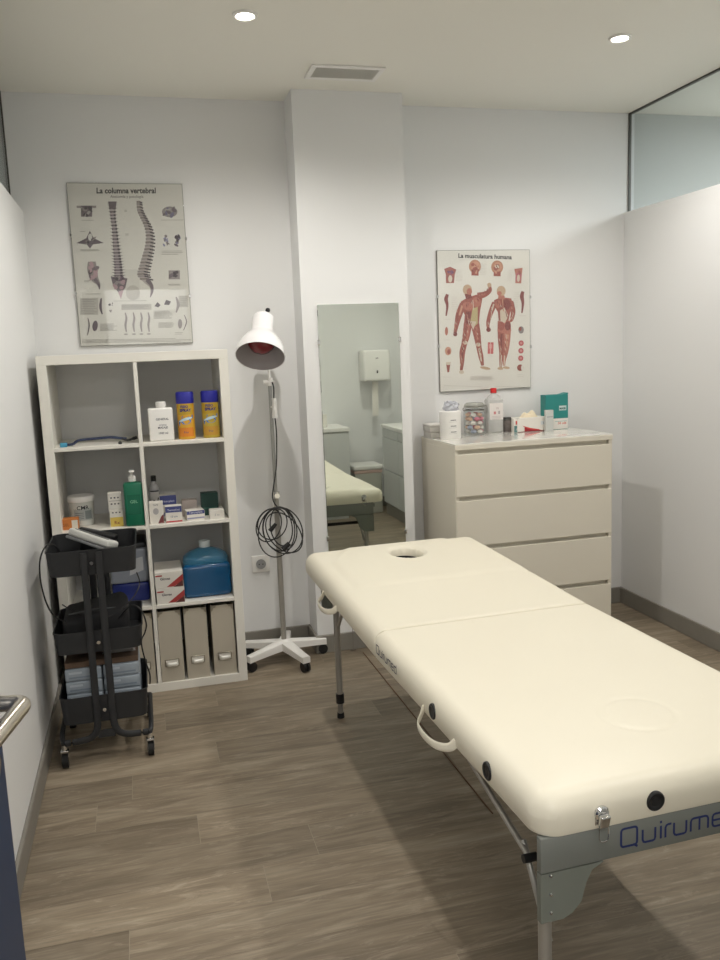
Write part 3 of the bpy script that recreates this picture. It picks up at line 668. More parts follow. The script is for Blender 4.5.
# ================================================================ MIRROR
MX0, MX1, MZ0, MZ1, MY = 1.203, 1.591, .36, 1.650, -.192
t = thing('wall_mirror', 'tall frameless mirror fixed to the pillar', 'mirror', ((MX0+MX1)/2, -CD, MZ0))
hw = (MX1-MX0)/2
b = BM(); box(b, -hw, hw, -.0062, -.0004, 0, MZ1-MZ0, .0015, 1); obj('glass', b, MIRROR, t)
for s in (-1, 1):
    for z in (.20, MZ1-MZ0-.17):
        b = BM(); box(b, s*hw-.006, s*hw+.006, -.0095, -.0002, z-.012, z+.012, .002, 2); obj('clip', b, CHROME, t)

# ================================================================ POSTERS
def poster(nm, label, x0, x1, z0, z1, prt, paper):
    t = thing(nm, label, 'poster', ((x0+x1)/2, 0, z0)); W = x1-x0; Hh = z1-z0
    b = BM(); box(b, -W/2, W/2, -.012, -.0005, 0, Hh, .0006, 1); obj('backing', b, mat('poster_edge', (120, 116, 108), .5), t)
    b = BM(); box(b, -W/2+.002, W/2-.002, -.0128, -.0121, .002, Hh-.002); obj('sheet', b, paper, t)
    prt.build('printed_chart', lambda a, q, h: (-W/2+a*W, -.0129-h, Hh-q*Hh), t, step=.0001)
    b = BM(); box(b, -W/2, W/2, -.0165, -.0148, 0, Hh); obj('glass', b, PGLASS, t)
    for px_, pz_ in ((-W/2, .33), (-W/2, .68), (W/2, .30), (W/2, .66)):
        b = BM(); box(b, px_-.004, px_+.004, -.0178, -.0008, pz_*Hh-.007, pz_*Hh+.007, .001, 1); obj('clip', b, CHROME, t)
    return t
class Rel:
    """print with coordinates read off a reference drawing grid"""
    def __init__(s, f): s.f = f; s.p = Print()
    def k(s, x, y): a = s.f(x, y); e = s.f(x+1, y); return (e[0]-a[0])
    def poly(s, pts, c, l=1): s.p.poly([s.f(*q) for q in pts], c, l)
    def rect(s, x0, y0, x1, y1, c, l=1): s.poly([(x0, y0), (x1, y0), (x1, y1), (x0, y1)], c, l)
    def ell(s, cx, cy, rx, ry, c, l=1, a=0): s.poly([(cx+rx*math.cos(t)*math.cos(a)-ry*math.sin(t)*math.sin(a), cy+rx*math.cos(t)*math.sin(a)+ry*math.sin(t)*math.cos(a)) for t in [2*PI*i/16 for i in range(16)]], c, l)
    def stroke(s, pts, ws, c, l=1, smooth=True):
        if not hasattr(ws, '__len__'): ws = [ws]*len(pts)
        P = [Vector((p[0], p[1], w_)) for p, w_ in zip(pts, ws)]
        if smooth and len(P) > 2: P = catmull(P, 5)
        V = []; F = []
        for i, p in enumerate(P):
            d = P[min(i+1, len(P)-1)]-P[max(i-1, 0)]; n = Vector((-d.y, d.x, 0)); n = n.normalized() if n.length else Vector((1, 0, 0))
            V += [s.f(p.x+n.x*p.z/2, p.y+n.y*p.z/2), s.f(p.x-n.x*p.z/2, p.y-n.y*p.z/2)]
            if i: k = 2*i; F.append((k-2, k-1, k+1, k))
        s.p.sh.append((V, F, c, l))
    def text(s, t, cx, cy, wpx, hpx, c, l=2, bold=0):
        q = Print(); q.text(t, 0, 0, 1, c, l, bold=bold); V, F, _, _ = q.sh[0]
        xs = [v[0] for v in V]; x0, x1 = min(xs), max(xs)
        V = [s.f(cx+(v[0]-(x0+x1)/2)/(x1-x0)*wpx, cy-(v[1]-.35)*hpx) for v in V]; s.p.sh.append((V, F, c, l))
    def blob(s, cx, cy, w_, h_, cols, n=9, l=2):
        for i in range(n):
            s.ell(cx+random.uniform(-.35, .35)*w_, cy+random.uniform(-.38, .38)*h_, w_*random.uniform(.10, .24), h_*random.uniform(.08, .2), random.choice(cols), l+i % 3, random.uniform(0, 3))
    def lines(s, x0, y0, x1, y1, n, c, l=1, th=2.2):
        for i in range(n):
            y = y0+(y1-y0)*(i+.5)/n; s.rect(x0, y-th/2, x1-(random.uniform(0, .25)*(x1-x0)), y+th/2, c, l)
# --- spine poster
f1 = lambda x, y: ((x-72-(y-58)*.0857)/(524-(y-58)*.018), (y-58-(x-72)*.010)/(728-(x-72)*.03))
R1 = Rel(f1)
D1, D2, D3, G1, G2, PK = (86, 78, 84), (118, 108, 114), (150, 142, 142), (188, 184, 178), (166, 162, 158), (178, 150, 156)
R1.text('La columna vertebral', 340, 92, 268, 34, (58, 56, 58), 2, bold=.03)
R1.text('Anatomía y patología', 342, 118, 150, 16, (110, 106, 104), 2, bold=.01)
R1.rect(312, 440, 398, 575, (206, 203, 197), 1); R1.ell(368, 545, 32, 34, G1, 2)
R1.rect(132, 566, 212, 642, G1, 1); R1.rect(578, 560, 622, 612, G1, 1); R1.rect(316, 596, 452, 622, (186, 182, 176), 1)
# frontal spine
cl = [(276, 148), (279, 200), (286, 260), (291, 320), (297, 380), (302, 430), (304, 480), (306, 530)]
C = catmull([Vector((a, c_, 0)) for a, c_ in cl], 8)
R1.stroke(cl[:7], [34, 26, 22, 26, 30, 34, 40], (176, 168, 168), 2)
nV = 25
for i in range(nV):
    q = C[int(i/(nV-1)*(len(C)-9))]; w_ = 30-10*min(1, i/5)+ (max(0, i-4)*1.0)
    R1.rect(q.x-w_/2, q.y-3.4, q.x+w_/2, q.y+3.8, D2 if i % 2 else (136, 124, 132), 3)
    R1.poly([(q.x-w_*.85, q.y-3), (q.x-w_*.3, q.y-1), (q.x-w_*.3, q.y+4)], D1, 4); R1.poly([(q.x+w_*.85, q.y-3), (q.x+w_*.3, q.y-1), (q.x+w_*.3, q.y+4)], D1, 4)
    R1.rect(q.x+w_*.18, q.y-4.5, q.x+w_*.48, q.y+4.5, D1, 5)
R1.poly([(258, 140), (296, 140), (290, 172), (264, 172)], D2, 5)
R1.poly([(268, 470), (344, 480), (334, 520), (316, 548), (300, 540), (278, 510)], D2, 3); R1.blob(306, 500, 60, 60, [D1, D3, PK, (112, 92, 110)], 18, 4)
R1.poly([(300, 540), (326, 530), (314, 572)], PK, 3)
# lateral spine
sl = [(398, 142), (402, 178), (418, 212), (436, 248), (446, 290), (444, 336), (434, 380), (422, 424), (414, 462), (430, 488), (452, 520), (448, 562)]
C = catmull([Vector((a, c_, 0)) for a, c_ in sl], 6)
R1.stroke(sl, [24, 26, 26, 28, 32, 36, 42, 44, 42, 32, 16, 4], (172, 164, 160), 2)
for i in range(27):
    q = C[int(i/26*(len(C)-14))]; w_ = 16+i*.8
    R1.poly([(q.x-w_*.75, q.y-4), (q.x+w_*.1, q.y-5), (q.x+w_*.1, q.y+3), (q.x-w_*.75, q.y+4)], D3 if i % 2 else (136, 126, 124), 3)
    R1.poly([(q.x+w_*.1, q.y-4), (q.x+w_*.95, q.y+2), (q.x+w_*.9, q.y+8), (q.x+w_*.1, q.y+3)], D1, 4)
R1.stroke([(432, 486), (452, 512), (456, 540), (446, 566)], [20, 16, 10, 3], D2, 5)
# side figures
R1.rect(118, 158, 204, 168, D3, 2); R1.rect(138, 158, 186, 206, D2, 3); R1.blob(162, 184, 52, 44, [D1, D3, G2], 12, 4)
R1.poly([(116, 322), (160, 300), (176, 268), (192, 300), (238, 322), (190, 328), (176, 346), (162, 328)], D2, 2); R1.ell(177, 296, 9, 16, (206, 204, 200), 4); R1.blob(176, 312, 60, 30, [D1, D3], 8, 3)
R1.stroke([(184, 404), (186, 440), (196, 478), (214, 504), (218, 528)], [34, 44, 34, 16, 4], D3, 2); R1.blob(190, 450, 44, 84, [D1, D2, PK], 14, 3); R1.stroke([(196, 480), (214, 506), (218, 528)], [16, 10, 3], D2, 5)
R1.ell(538, 186, 36, 24, D3, 2); R1.blob(538, 186, 66, 44, [D2, (120, 116, 140), G2], 14, 3)
R1.blob(520, 312, 26, 56, [D3, (150, 148, 176)], 10); R1.blob(574, 312, 30, 58, [D2, D1, (130, 124, 150)], 12)
R1.rect(532, 446, 584, 486, D3, 2); R1.blob(557, 466, 50, 42, [D1, D2], 12, 3)
R1.stroke([(226, 568), (222, 605), (230, 640)], [6, 12, 5], D2, 2); R1.blob(268, 594, 22, 18, [D2, D1], 5); R1.blob(270, 628, 20, 14, [D2, D1], 5)
R1.poly([(466, 606), (480, 588), (494, 602), (484, 612)], D1, 2); R1.poly([(510, 600), (520, 578), (542, 586), (534, 602)], D1, 2); R1.stroke([(566, 566), (576, 600), (566, 636)], [6, 14, 6], D3, 2)
R1.stroke([(166, 656), (172, 690), (164, 734)], [3, 6, 3], D2, 2); R1.ell(198, 692, 12, 24, D2, 2, .1); R1.stroke([(604, 648), (614, 680), (600, 718)], [3, 5, 3], D2, 2); R1.ell(584, 688, 10, 22, D3, 2)
for i, xx in enumerate((336, 372, 406, 440)):
    R1.stroke([(xx-3, 634), (xx+2, 660), (xx-2, 690), (xx+2, 722)], [5, 9, 10, 5], D3, 2); R1.ell(xx, 732, 9, 4, G2, 2)
for a in ((140, 218, 196, 226, 1), (134, 348, 228, 358, 2), (156, 544, 240, 552, 1), (220, 682, 298, 716, 7), (498, 218, 606, 226, 1), (500, 356, 598, 378, 3), (530, 506, 596, 514, 2), (462, 626, 552, 664, 8), (484, 680, 558, 706, 5), (316, 598, 450, 620, 4), (280, 578, 470, 584, 1), (140, 752, 640, 770, 3), (136, 570, 208, 640, 9), (582, 562, 618, 610, 6), (132, 268, 158, 274, 1), (330, 176, 346, 186, 2), (334, 280, 352, 290, 2), (560, 724, 600, 738, 2), (150, 486, 178, 496, 2)):
    R1.lines(*a, (160, 156, 150), 3, 1.8)
PAPER1 = mat('poster_paper_grey', (214, 211, 205), .6)
poster('anatomy_poster', 'framed spine anatomy poster above the shelving unit', .153, .648, 1.503, 2.207, R1.p, PAPER1)
# --- muscle poster
def f2(x, y):
    l_ = 45+(y-72)*.041; top = 72-(x-45)*.040; bot = 925-(x-80)*.080
    return ((x-l_)/552, (y-top)/(bot-top))
R2 = Rel(f2)
M1, M2, M3, M4, SK, TD_, OL = (164, 96, 88), (188, 122, 108), (138, 76, 74), (206, 156, 134), (200, 172, 146), (214, 200, 184), (192, 178, 136)
R2.text('La musculatura humana', 330, 98, 318, 36, (64, 62, 64), 2, bold=.03)
# front figure
R2.stroke([(205, 385), (182, 450), (168, 520), (160, 565)], [40, 38, 24, 18], M1, 2); R2.stroke([(200, 395), (184, 455)], [12, 10], M4, 3); R2.ell(162, 568, 12, 14, M3, 3)
R2.stroke([(290, 335), (330, 325), (362, 300), (358, 268)], [40, 34, 24, 16], M1, 2); R2.stroke([(300, 332), (335, 322)], [12, 9], M2, 3); R2.ell(358, 268, 13, 14, SK, 3)
R2.poly([(190, 372), (232, 345), (300, 322), (318, 352), (306, 430), (300, 520), (212, 520), (216, 450), (200, 420)], M1, 2)
R2.ell(234, 398, 34, 26, M2, 3, .2); R2.ell(284, 372, 26, 30, M2, 3, -.3); R2.poly([(262, 410), (292, 400), (294, 500), (264, 530), (250, 490)], OL, 4); R2.poly([(222, 432), (254, 430), (248, 510), (222, 500)], M3, 3)
R2.stroke([(262, 360), (268, 420)], 4, TD_, 5)
R2.ell(228, 300, 27, 32, SK, 3); R2.ell(240, 310, 16, 20, M2, 4); R2.poly([(212, 326), (250, 322), (256, 350), (222, 356)], M3, 3)
R2.stroke([(236, 500), (228, 570), (216, 630), (206, 680), (206, 740), (202, 790)], [50, 44, 34, 34, 24, 16], M1, 2); R2.stroke([(240, 510), (232, 600)], [16, 12], M2, 3); R2.stroke([(212, 640), (205, 720)], [14, 8], M3, 3); R2.ell(222, 618, 15, 12, TD_, 4); R2.ell(204, 798, 15, 12, TD_, 3)
R2.stroke([(278, 505), (292, 570), (304, 640), (318, 700), (330, 755)], [52, 44, 32, 30, 16], M1, 2); R2.stroke([(284, 520), (296, 600)], [16, 12], M2, 3); R2.stroke([(306, 650), (322, 730)], [12, 8], TD_, 3); R2.ell(300, 628, 14, 12, TD_, 4); R2.ell(346, 770, 32, 9, SK, 3, .15)
R2.poly([(246, 488), (286, 488), (268, 540)], TD_, 4)
# back figure
R2.stroke([(394, 372), (372, 430), (356, 490), (358, 530)], [34, 30, 22, 16], M1, 2); R2.ell(360, 536, 14, 14, M3, 3); R2.stroke([(388, 380), (374, 430)], [9, 8], TD_, 3)
R2.stroke([(490, 362), (506, 420), (498, 470), (488, 480)], [32, 28, 22, 14], M1, 2)
R2.poly([(388, 358), (430, 338), (492, 344), (504, 380), (486, 440), (480, 480), (420, 480), (414, 430), (396, 400)], M1, 2)
R2.ell(462, 382, 28, 34, M3, 3, .2); R2.ell(414, 380, 18, 24, M2, 3); R2.poly([(426, 420), (452, 400), (478, 450), (458, 492), (432, 492)], TD_, 4); R2.stroke([(440, 350), (446, 420)], 5, M4, 4)
R2.ell(430, 302, 27, 32, SK, 3); R2.ell(420, 316, 14, 14, M2, 4); R2.poly([(414, 328), (450, 328), (456, 350), (412, 350)], M2, 3)
R2.poly([(414, 482), (490, 478), (498, 540), (456, 556), (414, 546)], M2, 3); R2.ell(436, 512, 20, 28, M1, 4); R2.ell(476, 510, 19, 28, M3, 4)
R2.stroke([(436, 540), (438, 600), (444, 660), (440, 720), (440, 762)], [42, 38, 34, 20, 14], M1, 2); R2.stroke([(474, 540), (474, 600), (470, 660), (460, 720), (460, 752)], [44, 38, 30, 20, 14], M2, 2)
R2.stroke([(440, 560), (440, 640)], [12, 8], M3, 3); R2.stroke([(478, 560), (474, 640)], [10, 8], M4, 3); R2.stroke([(442, 690), (440, 760)], [8, 6], TD_, 3); R2.stroke([(462, 690), (460, 750)], [8, 6], TD_, 3); R2.ell(438, 770, 18, 9, SK, 3); R2.ell(474, 764, 22, 8, SK, 3, .1)
# muscle striations
for (x0, y0, x1, y1, n_) in ((176, 420, 160, 540, 8), (216, 530, 200, 760, 14), (240, 520, 214, 620, 8), (284, 530, 320, 720, 14), (216, 400, 300, 350, 8), (222, 440, 252, 510, 8), (380, 400, 360, 520, 8), (400, 360, 490, 470, 12), (436, 560, 440, 700, 10), (470, 560, 466, 700, 10), (496, 380, 500, 470, 6), (310, 330, 356, 290, 5)):
    for i in range(n_):
        k_ = (i+.5)/n_; x_ = x0+(x1-x0)*k_+random.uniform(-8, 8); y_ = y0+(y1-y0)*k_
        R2.stroke([(x_-4, y_-9), (x_+random.uniform(-3, 3), y_), (x_+2, y_+10)], [1, 4, 1], random.choice([M3, M4, TD_, M3]), 6)
# heads and small pieces
for hx in (270, 402):
    R2.ell(hx, 160, 36, 40, (190, 140, 116), 2); R2.ell(hx+4, 158, 24, 28, M4, 3); R2.blob(hx+4, 172, 50, 60, [M1, M3, TD_, M4], 12, 4); R2.rect(hx-20, 186, hx+22, 214, M1, 3)
R2.poly([(90, 180), (124, 166), (160, 182), (152, 212), (148, 262), (102, 264), (100, 212)], M1, 2); R2.blob(124, 222, 46, 70, [(150, 90, 110), M3, (120, 80, 110)], 9, 3); R2.ell(126, 238, 12, 22, TD_, 6)
R2.poly([(506, 168), (556, 160), (552, 200), (550, 252), (514, 252), (514, 205)], M2, 2); R2.blob(532, 204, 40, 70, [(190, 110, 124), M1], 9, 3); R2.ell(532, 222, 9, 22, TD_, 6)
R2.stroke([(112, 330), (104, 360), (112, 400), (106, 460)], [16, 22, 14, 8], M3, 2); R2.stroke([(562, 300), (556, 330), (564, 370), (560, 430)], [18, 24, 16, 8], M3, 2)
R2.ell(110, 552, 9, 26, M2, 2); R2.ell(558, 532, 17, 22, D3, 2); R2.ell(552, 526, 9, 12, M1, 3)
R2.ell(122, 672, 19, 26, M4, 2); R2.ell(126, 676, 10, 15, M1, 3); R2.poly([(110, 742), (138, 740), (130, 800), (120, 802)], M1, 2); R2.ell(124, 748, 14, 10, TD_, 3)
for yy in (612, 658, 704): R2.ell(561, yy, 16, 17, (196, 100, 104), 2); R2.ell(561, yy, 8, 8, (214, 150, 148), 3)
R2.ell(560, 762, 20, 20, M1, 2); R2.ell(572, 762, 7, 17, (230, 226, 220), 3)
R2.rect(358, 612, 392, 682, (206, 110, 112), 2); R2.rect(364, 624, 384, 650, (224, 160, 156), 3); R2.rect(372, 612, 376, 682, (230, 200, 196), 4)
for a in ((160, 180, 200, 250, 9), (300, 140, 340, 210, 8), (90, 476, 140, 484, 1), (90, 600, 140, 610, 1), (92, 826, 160, 836, 1), (256, 820, 404, 846, 5), (540, 442, 590, 450, 1), (540, 800, 590, 822, 2), (100, 880, 340, 888, 1), (404, 876, 600, 884, 1), (136, 340, 176, 440, 9), (508, 300, 540, 400, 8), (140, 540, 160, 590, 3), (220, 760, 240, 782, 2), (360, 692, 396, 700, 1), (466, 170, 496, 240, 6), (506, 600, 520, 612, 1)):
    R2.lines(*a, (204, 196, 190), 1, 1.6)
PAPER2 = mat('poster_paper_white', (232, 228, 222), .6)
poster('anatomy_poster', 'framed muscle anatomy poster above the chest of drawers', 1.851, 2.348, 1.214, 1.906, R2.p, PAPER2)

# ================================================================ CHEST OF DRAWERS
CXL, CW, CYF = 1.747, .798, -.470
t = thing('chest_of_drawers', 'white four-drawer chest with a glossy top in the right corner', 'chest of drawers', (CXL, CYF, 0))
CDp = .462
b = BM(); box(b, 0, .018, .004, CDp, 0, .972, .001, 1); obj('side_panel', b, CHESTW, t)
b = BM(); box(b, CW-.018, CW, .004, CDp, 0, .972, .001, 1); obj('side_panel', b, CHESTW, t)
b = BM(); box(b, .018, CW-.018, .024, CDp-.002, .04, .972); obj('carcass', b, CHESTW, t)
b = BM(); box(b, .018, CW-.018, .03, .05, 0, .045); obj('plinth', b, CHESTW, t)
b = BM(); box(b, -.001, CW+.001, -.002, CDp, .972, .995, .0015, 1); obj('top_panel', b, CHESTW, t)
b = BM(); box(b, 0, CW, -.001, CDp-.001, .995, 1.0, .001, 1); obj('glass_top', b, GLOSSW, t)
for z0, z1 in ((.757, .952), (.522, .737), (.287, .502), (.052, .267)):
    b = BM(); box(b, .004, CW-.004, 0, .018, z0, z1, .0015, 1); obj('drawer', b, CHESTW, t)

ZT = 1.0
# wipe canister with crumpled film wipe
t = thing('wipe_canister', 'white canister with printed lines and a crumpled wipe poking out', 'canister', (1.824, -.215, ZT))
b = BM(); lathe(b, [(.049, 0), (.051, .003), (.051, .118), (.049, .120), (0, .120)], 36); obj('body', b, WPLAST, t)
b = BM(); lathe(b, [(.0525, .116), (.0525, .130), (.049, .134), (0, .134)], 36); obj('lid', b, WPLAST, t)
b = BM(); bmesh.ops.create_icosphere(b, subdivisions=3, radius=.03)
for v in b.verts: v.co = Vector((v.co.x*1.2+.006, v.co.y, v.co.z*.9+.154))+Vector((random.uniform(-.008, .008), random.uniform(-.008, .008), random.uniform(-.008, .008)))
obj('wipe', b, mat('thin_bluish_film', (214, 216, 224), .3, alpha=.6), t)
p = Print()
for z in (.092, .064, .036): p.rect(.012, z-.0015, .040, z+.0015, (60, 62, 66), 1); p.rect(.004, z-.009, .042, z-.0075, (196, 194, 190), 1)
p.build('printed_label', wrap(0, 0, .0512, 0, -PI/2-.55), t)
# letter tray
t = thing('organiser_box', 'low grey translucent box in the back left corner of the chest top', 'box', (1.800, -.105, ZT))
b = BM(); box(b, -.055, .055, -.05, .06, 0, .028, .004, 2); obj('tray', b, mat('frosted_grey', (196, 192, 184), .35), t)
b = BM(); box(b, -.057, .057, -.052, .062, .0285, .056, .004, 2); obj('tray', b, mat('frosted_grey', (196, 192, 184), .35), t)
b = BM(); box(b, -.058, .058, -.053, .063, .0565, .066, .004, 2); obj('lid', b, mat('frosted_grey_light', (214, 210, 204), .35), t)
# glass jar with sweets
JX, JY = 1.996, -.100
t = thing('glass_jar', 'clip-top glass jar of pastel sweets', 'jar', (JX, JY, ZT))
b = BM(); lathe(b, [(.046, 0), (.052, .004), (.054, .012), (.054, .108), (.048, .124), (.046, .134), (.0435, .134), (.0455, .122), (.0515, .107), (.0515, .012), (.048, .005), (0, .005)], 40, close=False); obj('glass_body', b, GLASS, t)
b = BM(); lathe(b, [(.046, .1345), (.050, .135), (.050, .145), (.047, .153), (.040, .158), (0, .159)], 40); obj('lid', b, mat('jar_lid_glass', (168, 168, 160), .2, alpha=.8), t)
b = BM(); lathe(b, [(.0495, .1195), (.0515, .122), (.0495, .1245)], 36, close=False); lathe(b, [(.0505, .1385), (.0525, .141), (.0505, .1435)], 36, close=False); tube(b, catmull([(.050, -.008, .142), (.064, -.008, .136), (.066, -.006, .112), (.058, -.004, .098)], 5), .002, 6); tube(b, catmull([(-.050, -.008, .142), (-.062, -.006, .130), (-.054, -.004, .118)], 5), .002, 6); obj('wire_clip', b, mat('wire_steel', (120, 118, 112), .3, metal=.9), t)
cols = {'pink': (214, 130, 146), 'white': (226, 220, 214), 'pale blue': (168, 176, 196), 'peach': (216, 180, 156)}
cnt = 0; sw = {}
pos = []
for lay in range(5):
    for k in range(7):
        if k == 6: px_, py_ = 0, 0
        else: a = k*PI/3+lay*.52; px_, py_ = .0345*math.cos(a), .0345*math.sin(a)
        pos.append((px_, py_, .0065+lay*.0208))
for i, (px_, py_, pz_) in enumerate(pos):
    cn = random.choice(list(cols))
    if cn not in sw:
        b = BM(); bmesh.ops.create_icosphere(b, subdivisions=2, radius=.0102)
        for v in b.verts: v.co.x *= 1.55; v.co.y *= 1.2; v.co.z += .0102
        m_ = mat('sweet_'+cn.replace(' ', '_'), cols[cn], .5)
        o = obj('wrapped_sweet', b, m_); sw[cn] = o
    else: o = sw[cn].copy(); COL.objects.link(o)
    o.location = (JX+px_, JY+py_, ZT+pz_); o.rotation_euler = (0, 0, random.uniform(0, 3)*0+math.atan2(py_, px_)+PI/2)
    tag(o, '%s sweet inside the clip-top glass jar' % cn, 'sweet', 'sweets in the glass jar')
# clear bottle with red cap
t = thing('alcohol_bottle', 'clear bottle with red cap and white label at the back of the chest', 'bottle', (2.112, -.075, ZT))
b = BM(); box(b, -.043, .043, -.027, .027, 0, .172, .011, 4)
obj('body', b, mat('clear_bottle_plastic', (214, 214, 210), .15, alpha=.45), t)
b = BM(); lathe(b, [(.034, .170), (.026, .186), (.014, .194), (.013, .202), (0, .202)], 28, sx=1.15, sy=.75); obj('shoulder', b, mat('clear_bottle_plastic', (214, 214, 210), .15, alpha=.45), t)
b = BM(); lathe(b, [(.0155, .200), (.0155, .222), (.014, .224), (0, .224)], 24); obj('cap', b, mat('red_cap', (206, 44, 44), .4), t)
p = Print(); p.rect(-.034, .066, .038, .150, (222, 216, 212), 1); p.rect(-.012, .094, .000, .108, (196, 120, 124), 2); p.rect(.012, .094, .022, .110, (170, 160, 160), 2); p.text('70', .008, .118, .014, (150, 120, 124), 2)
for k in range(3): p.rect(-.022, .068+k*.007, .026, .0705+k*.007, (190, 180, 178), 2)
p.build('printed_label', front(0, 0, -.027), t)
# small dark jar
t = thing('small_dark_jar', 'small dark patterned jar between the clear bottle and the glove carton', 'jar', (2.186, -.070, ZT))
b = BM(); lathe(b, [(.019, 0), (.021, .003), (.021, .055), (.018, .060), (0, .060)], 24); obj('body', b, mat('dark_glass_jar', (112, 104, 100), .25, var=.5, vscale=70), t)
b = BM(); lathe(b, [(.0215, .058), (.0215, .071), (.020, .073), (0, .073)], 24); obj('lid', b, mat('jar_lid_grey', (90, 88, 86), .3, metal=.6), t)
p = Print(); p.rect(-.018, .001, .018, .034, (88, 128, 128), 1); p.rect(-.010, .040, .012, .058, (190, 70, 66), 1); p.text('Ag', 0, .010, .016, (214, 216, 214), 2)
carton('medicine_box', 'tiny white and teal carton in front of the dark jar', 'box', (2.205, -.140, ZT), .040, .024, .070, WPAPER, p)
# glove box with glove
t = thing('glove_box', 'long white glove carton with red swoosh on the chest, gloves poking out', 'box', (2.300, -.105, ZT), .02)
b = BM(); box(b, -.098, .098, -.05, .05, 0, .070, .0012, 1); obj('carton', b, WPAPER, t)
p = Print(); p.poly([(-.060, .030), (-.02, .014), (.040, .004), (.097, .002), (.0, .0015), (-.060, .0015)], (150, 40, 48), 1); p.poly([(-.075, .034), (-.03, .020), (.03, .008), (.0, .007), (-.04, .014)], (196, 70, 66), 2)
p.rect(.030, .032, .075, .050, (206, 212, 214), 1); p.text('100', .052, .036, .014, (140, 150, 156), 2); p.rect(-.097, .001, .097, .003, (120, 40, 46), 3)
p.build('printed_label', front(0, 0, -.05), t)
b = BM(); bmesh.ops.create_grid(b, x_segments=40, y_segments=16, size=1)
for v in b.verts:
    x, y = v.co.x*.052-.012, v.co.y*.024; rr = min(1, math.hypot(v.co.x, v.co.y))
    v.co = Vector((x, y, .069+(1-rr**2)*(.028+.010*math.sin(x*110)+.006*math.sin(y*190+x*60))))
obj('glove', b, mat('cream_latex', (228, 214, 186), .6), t, recalc=False)
# teal box and small white box
t = thing('teal_box', 'tall teal carton with white base, rightmost on the chest top', 'box', (2.432, -.105, ZT), -.03)
b = BM(); box(b, -.062, .062, -.03, .03, 0, .176, .0012, 1); obj('carton', b, mat('teal_card', (44, 132, 128), .55), t)
b = BM(); prism(b, [(.030, .176), (.064, .184), (.062, .1765)], -.028, .028, lambda a, c, d: (a, d, c)); obj('flap', b, mat('teal_card', (44, 132, 128), .55), t)
p = Print(); p.rect(-.060, .0015, .061, .056, (226, 222, 216), 1); p.rect(.012, .096, .052, .120, (196, 214, 212), 1); p.text('MASK', .032, .101, .014, (28, 84, 84), 2, bold=.0006); p.text('50 uds', .028, .026, .018, (206, 110, 92), 2, bold=.0004)
p.rect(-.01, .040, .055, .043, (150, 190, 188), 2); p.build('printed_label', front(0, 0, -.03), t)
carton('narrow_white_box', 'narrow pale carton leaning against the left of the teal carton', 'box', (2.362, -.182, ZT), .040, .022, .106, mat('pale_grey_card', (196, 198, 194), .6), Print().rect(-.016, .07, .016, .074, GREYI, 1))

# ================================================================ MASSAGE TABLE
TC = Vector((1.342, -1.769)); TR = math.radians(1.6)
t = thing('massage_table', 'cream padded massage table with folding metal legs in the middle of the room', 'massage table', (TC.x, TC.y, 0), TR)
HW = .357; NL, FL = .975, .925; PZ = .565; TH = .074; TILT = math.radians(1.9)
def sstep(a, b_, x):
    x = max(0, min(1, (x-a)/(b_-a))); return x*x*(3-2*x)
def pad(y0, y1, far, hole=None, feature=None):
    rc, re = .048, .040; nx, ny = 120, 150
    cx, cy, hx, hy_ = 0, (y0+y1)/2, HW, (y1-y0)/2
    b = BM(); G = []
    def warp(i, n):   # concentrate rows at the border
        s = 2*i/n-1; return math.copysign(1-(1-abs(s))**1.35, s)
    for j in range(ny+1):
        row = []
        for i in range(nx+1):
            x, y = hx*warp(i, nx), hy_*warp(j, ny)
            qx, qy = max(abs(x)-(hx-rc), 0), max(abs(y)-(hy_-rc), 0); d = math.hypot(qx, qy)
            sgn = 1 if far else -1   # outer end is at +y for the far pad, -y for the near one
            fold_side = y*sgn < 0
            if fold_side: qy = 0; d = qx; inner = min(hx-abs(x), (hy_-abs(y))*9)
            else: inner = min(hx-abs(x), hy_-abs(y))
            if qx > 0 and qy > 0:
                if d > rc: k = rc/d; x = math.copysign(hx-rc+qx*k, x); y = math.copysign(hy_-rc+qy*k, y); inner = 0
                else: inner = rc-d
            inner = max(0, inner); z = TH
            if inner < re: z = TH-re+math.sqrt(max(0, re*re-(re-inner)**2))
            X, Y = x+cx, y+cy
            # soft crown and stitched pull-in near the fold
            z += .004*sstep(0, .12, inner)
            if feature: z += feature(X, Y)*sstep(0, .03, inner)
            row.append(b.verts.new((X, Y, z)))
        G.append(row)
    for j in range(ny):
        for i in range(nx): b.faces.new((G[j][i], G[j][i+1], G[j+1][i+1], G[j+1][i]))
    border = G[0][:-1]+[G[j][nx] for j in range(ny)]+G[ny][:0:-1]+[G[j][0] for j in range(ny, 0, -1)]
    low = []; mid = []
    for v in border:
        sx_ = 1 - .004/HW
        mid.append(b.verts.new((v.co.x, v.co.y, .010))); low.append(b.verts.new((v.co.x*sx_, cy+(v.co.y-cy)*.994, 0)))
    n = len(border)
    for i in range(n):
        j = (i+1) % n; b.faces.new((border[j], border[i], mid[i], mid[j])); b.faces.new((mid[j], mid[i], low[i], low[j]))
    b.faces.new(low)
    bmesh.ops.remove_doubles(b, verts=b.verts, dist=.00005)
    return b
def feat_near(X, Y):
    # round plug seam
    d = math.hypot((X-.010)/.078, (Y+.735)/.078)
    return -.0026*math.exp(-((d-1)/.05)**2)+.0008*(1-sstep(.9, 1.0, d))
HXc, HYc = .008, .745
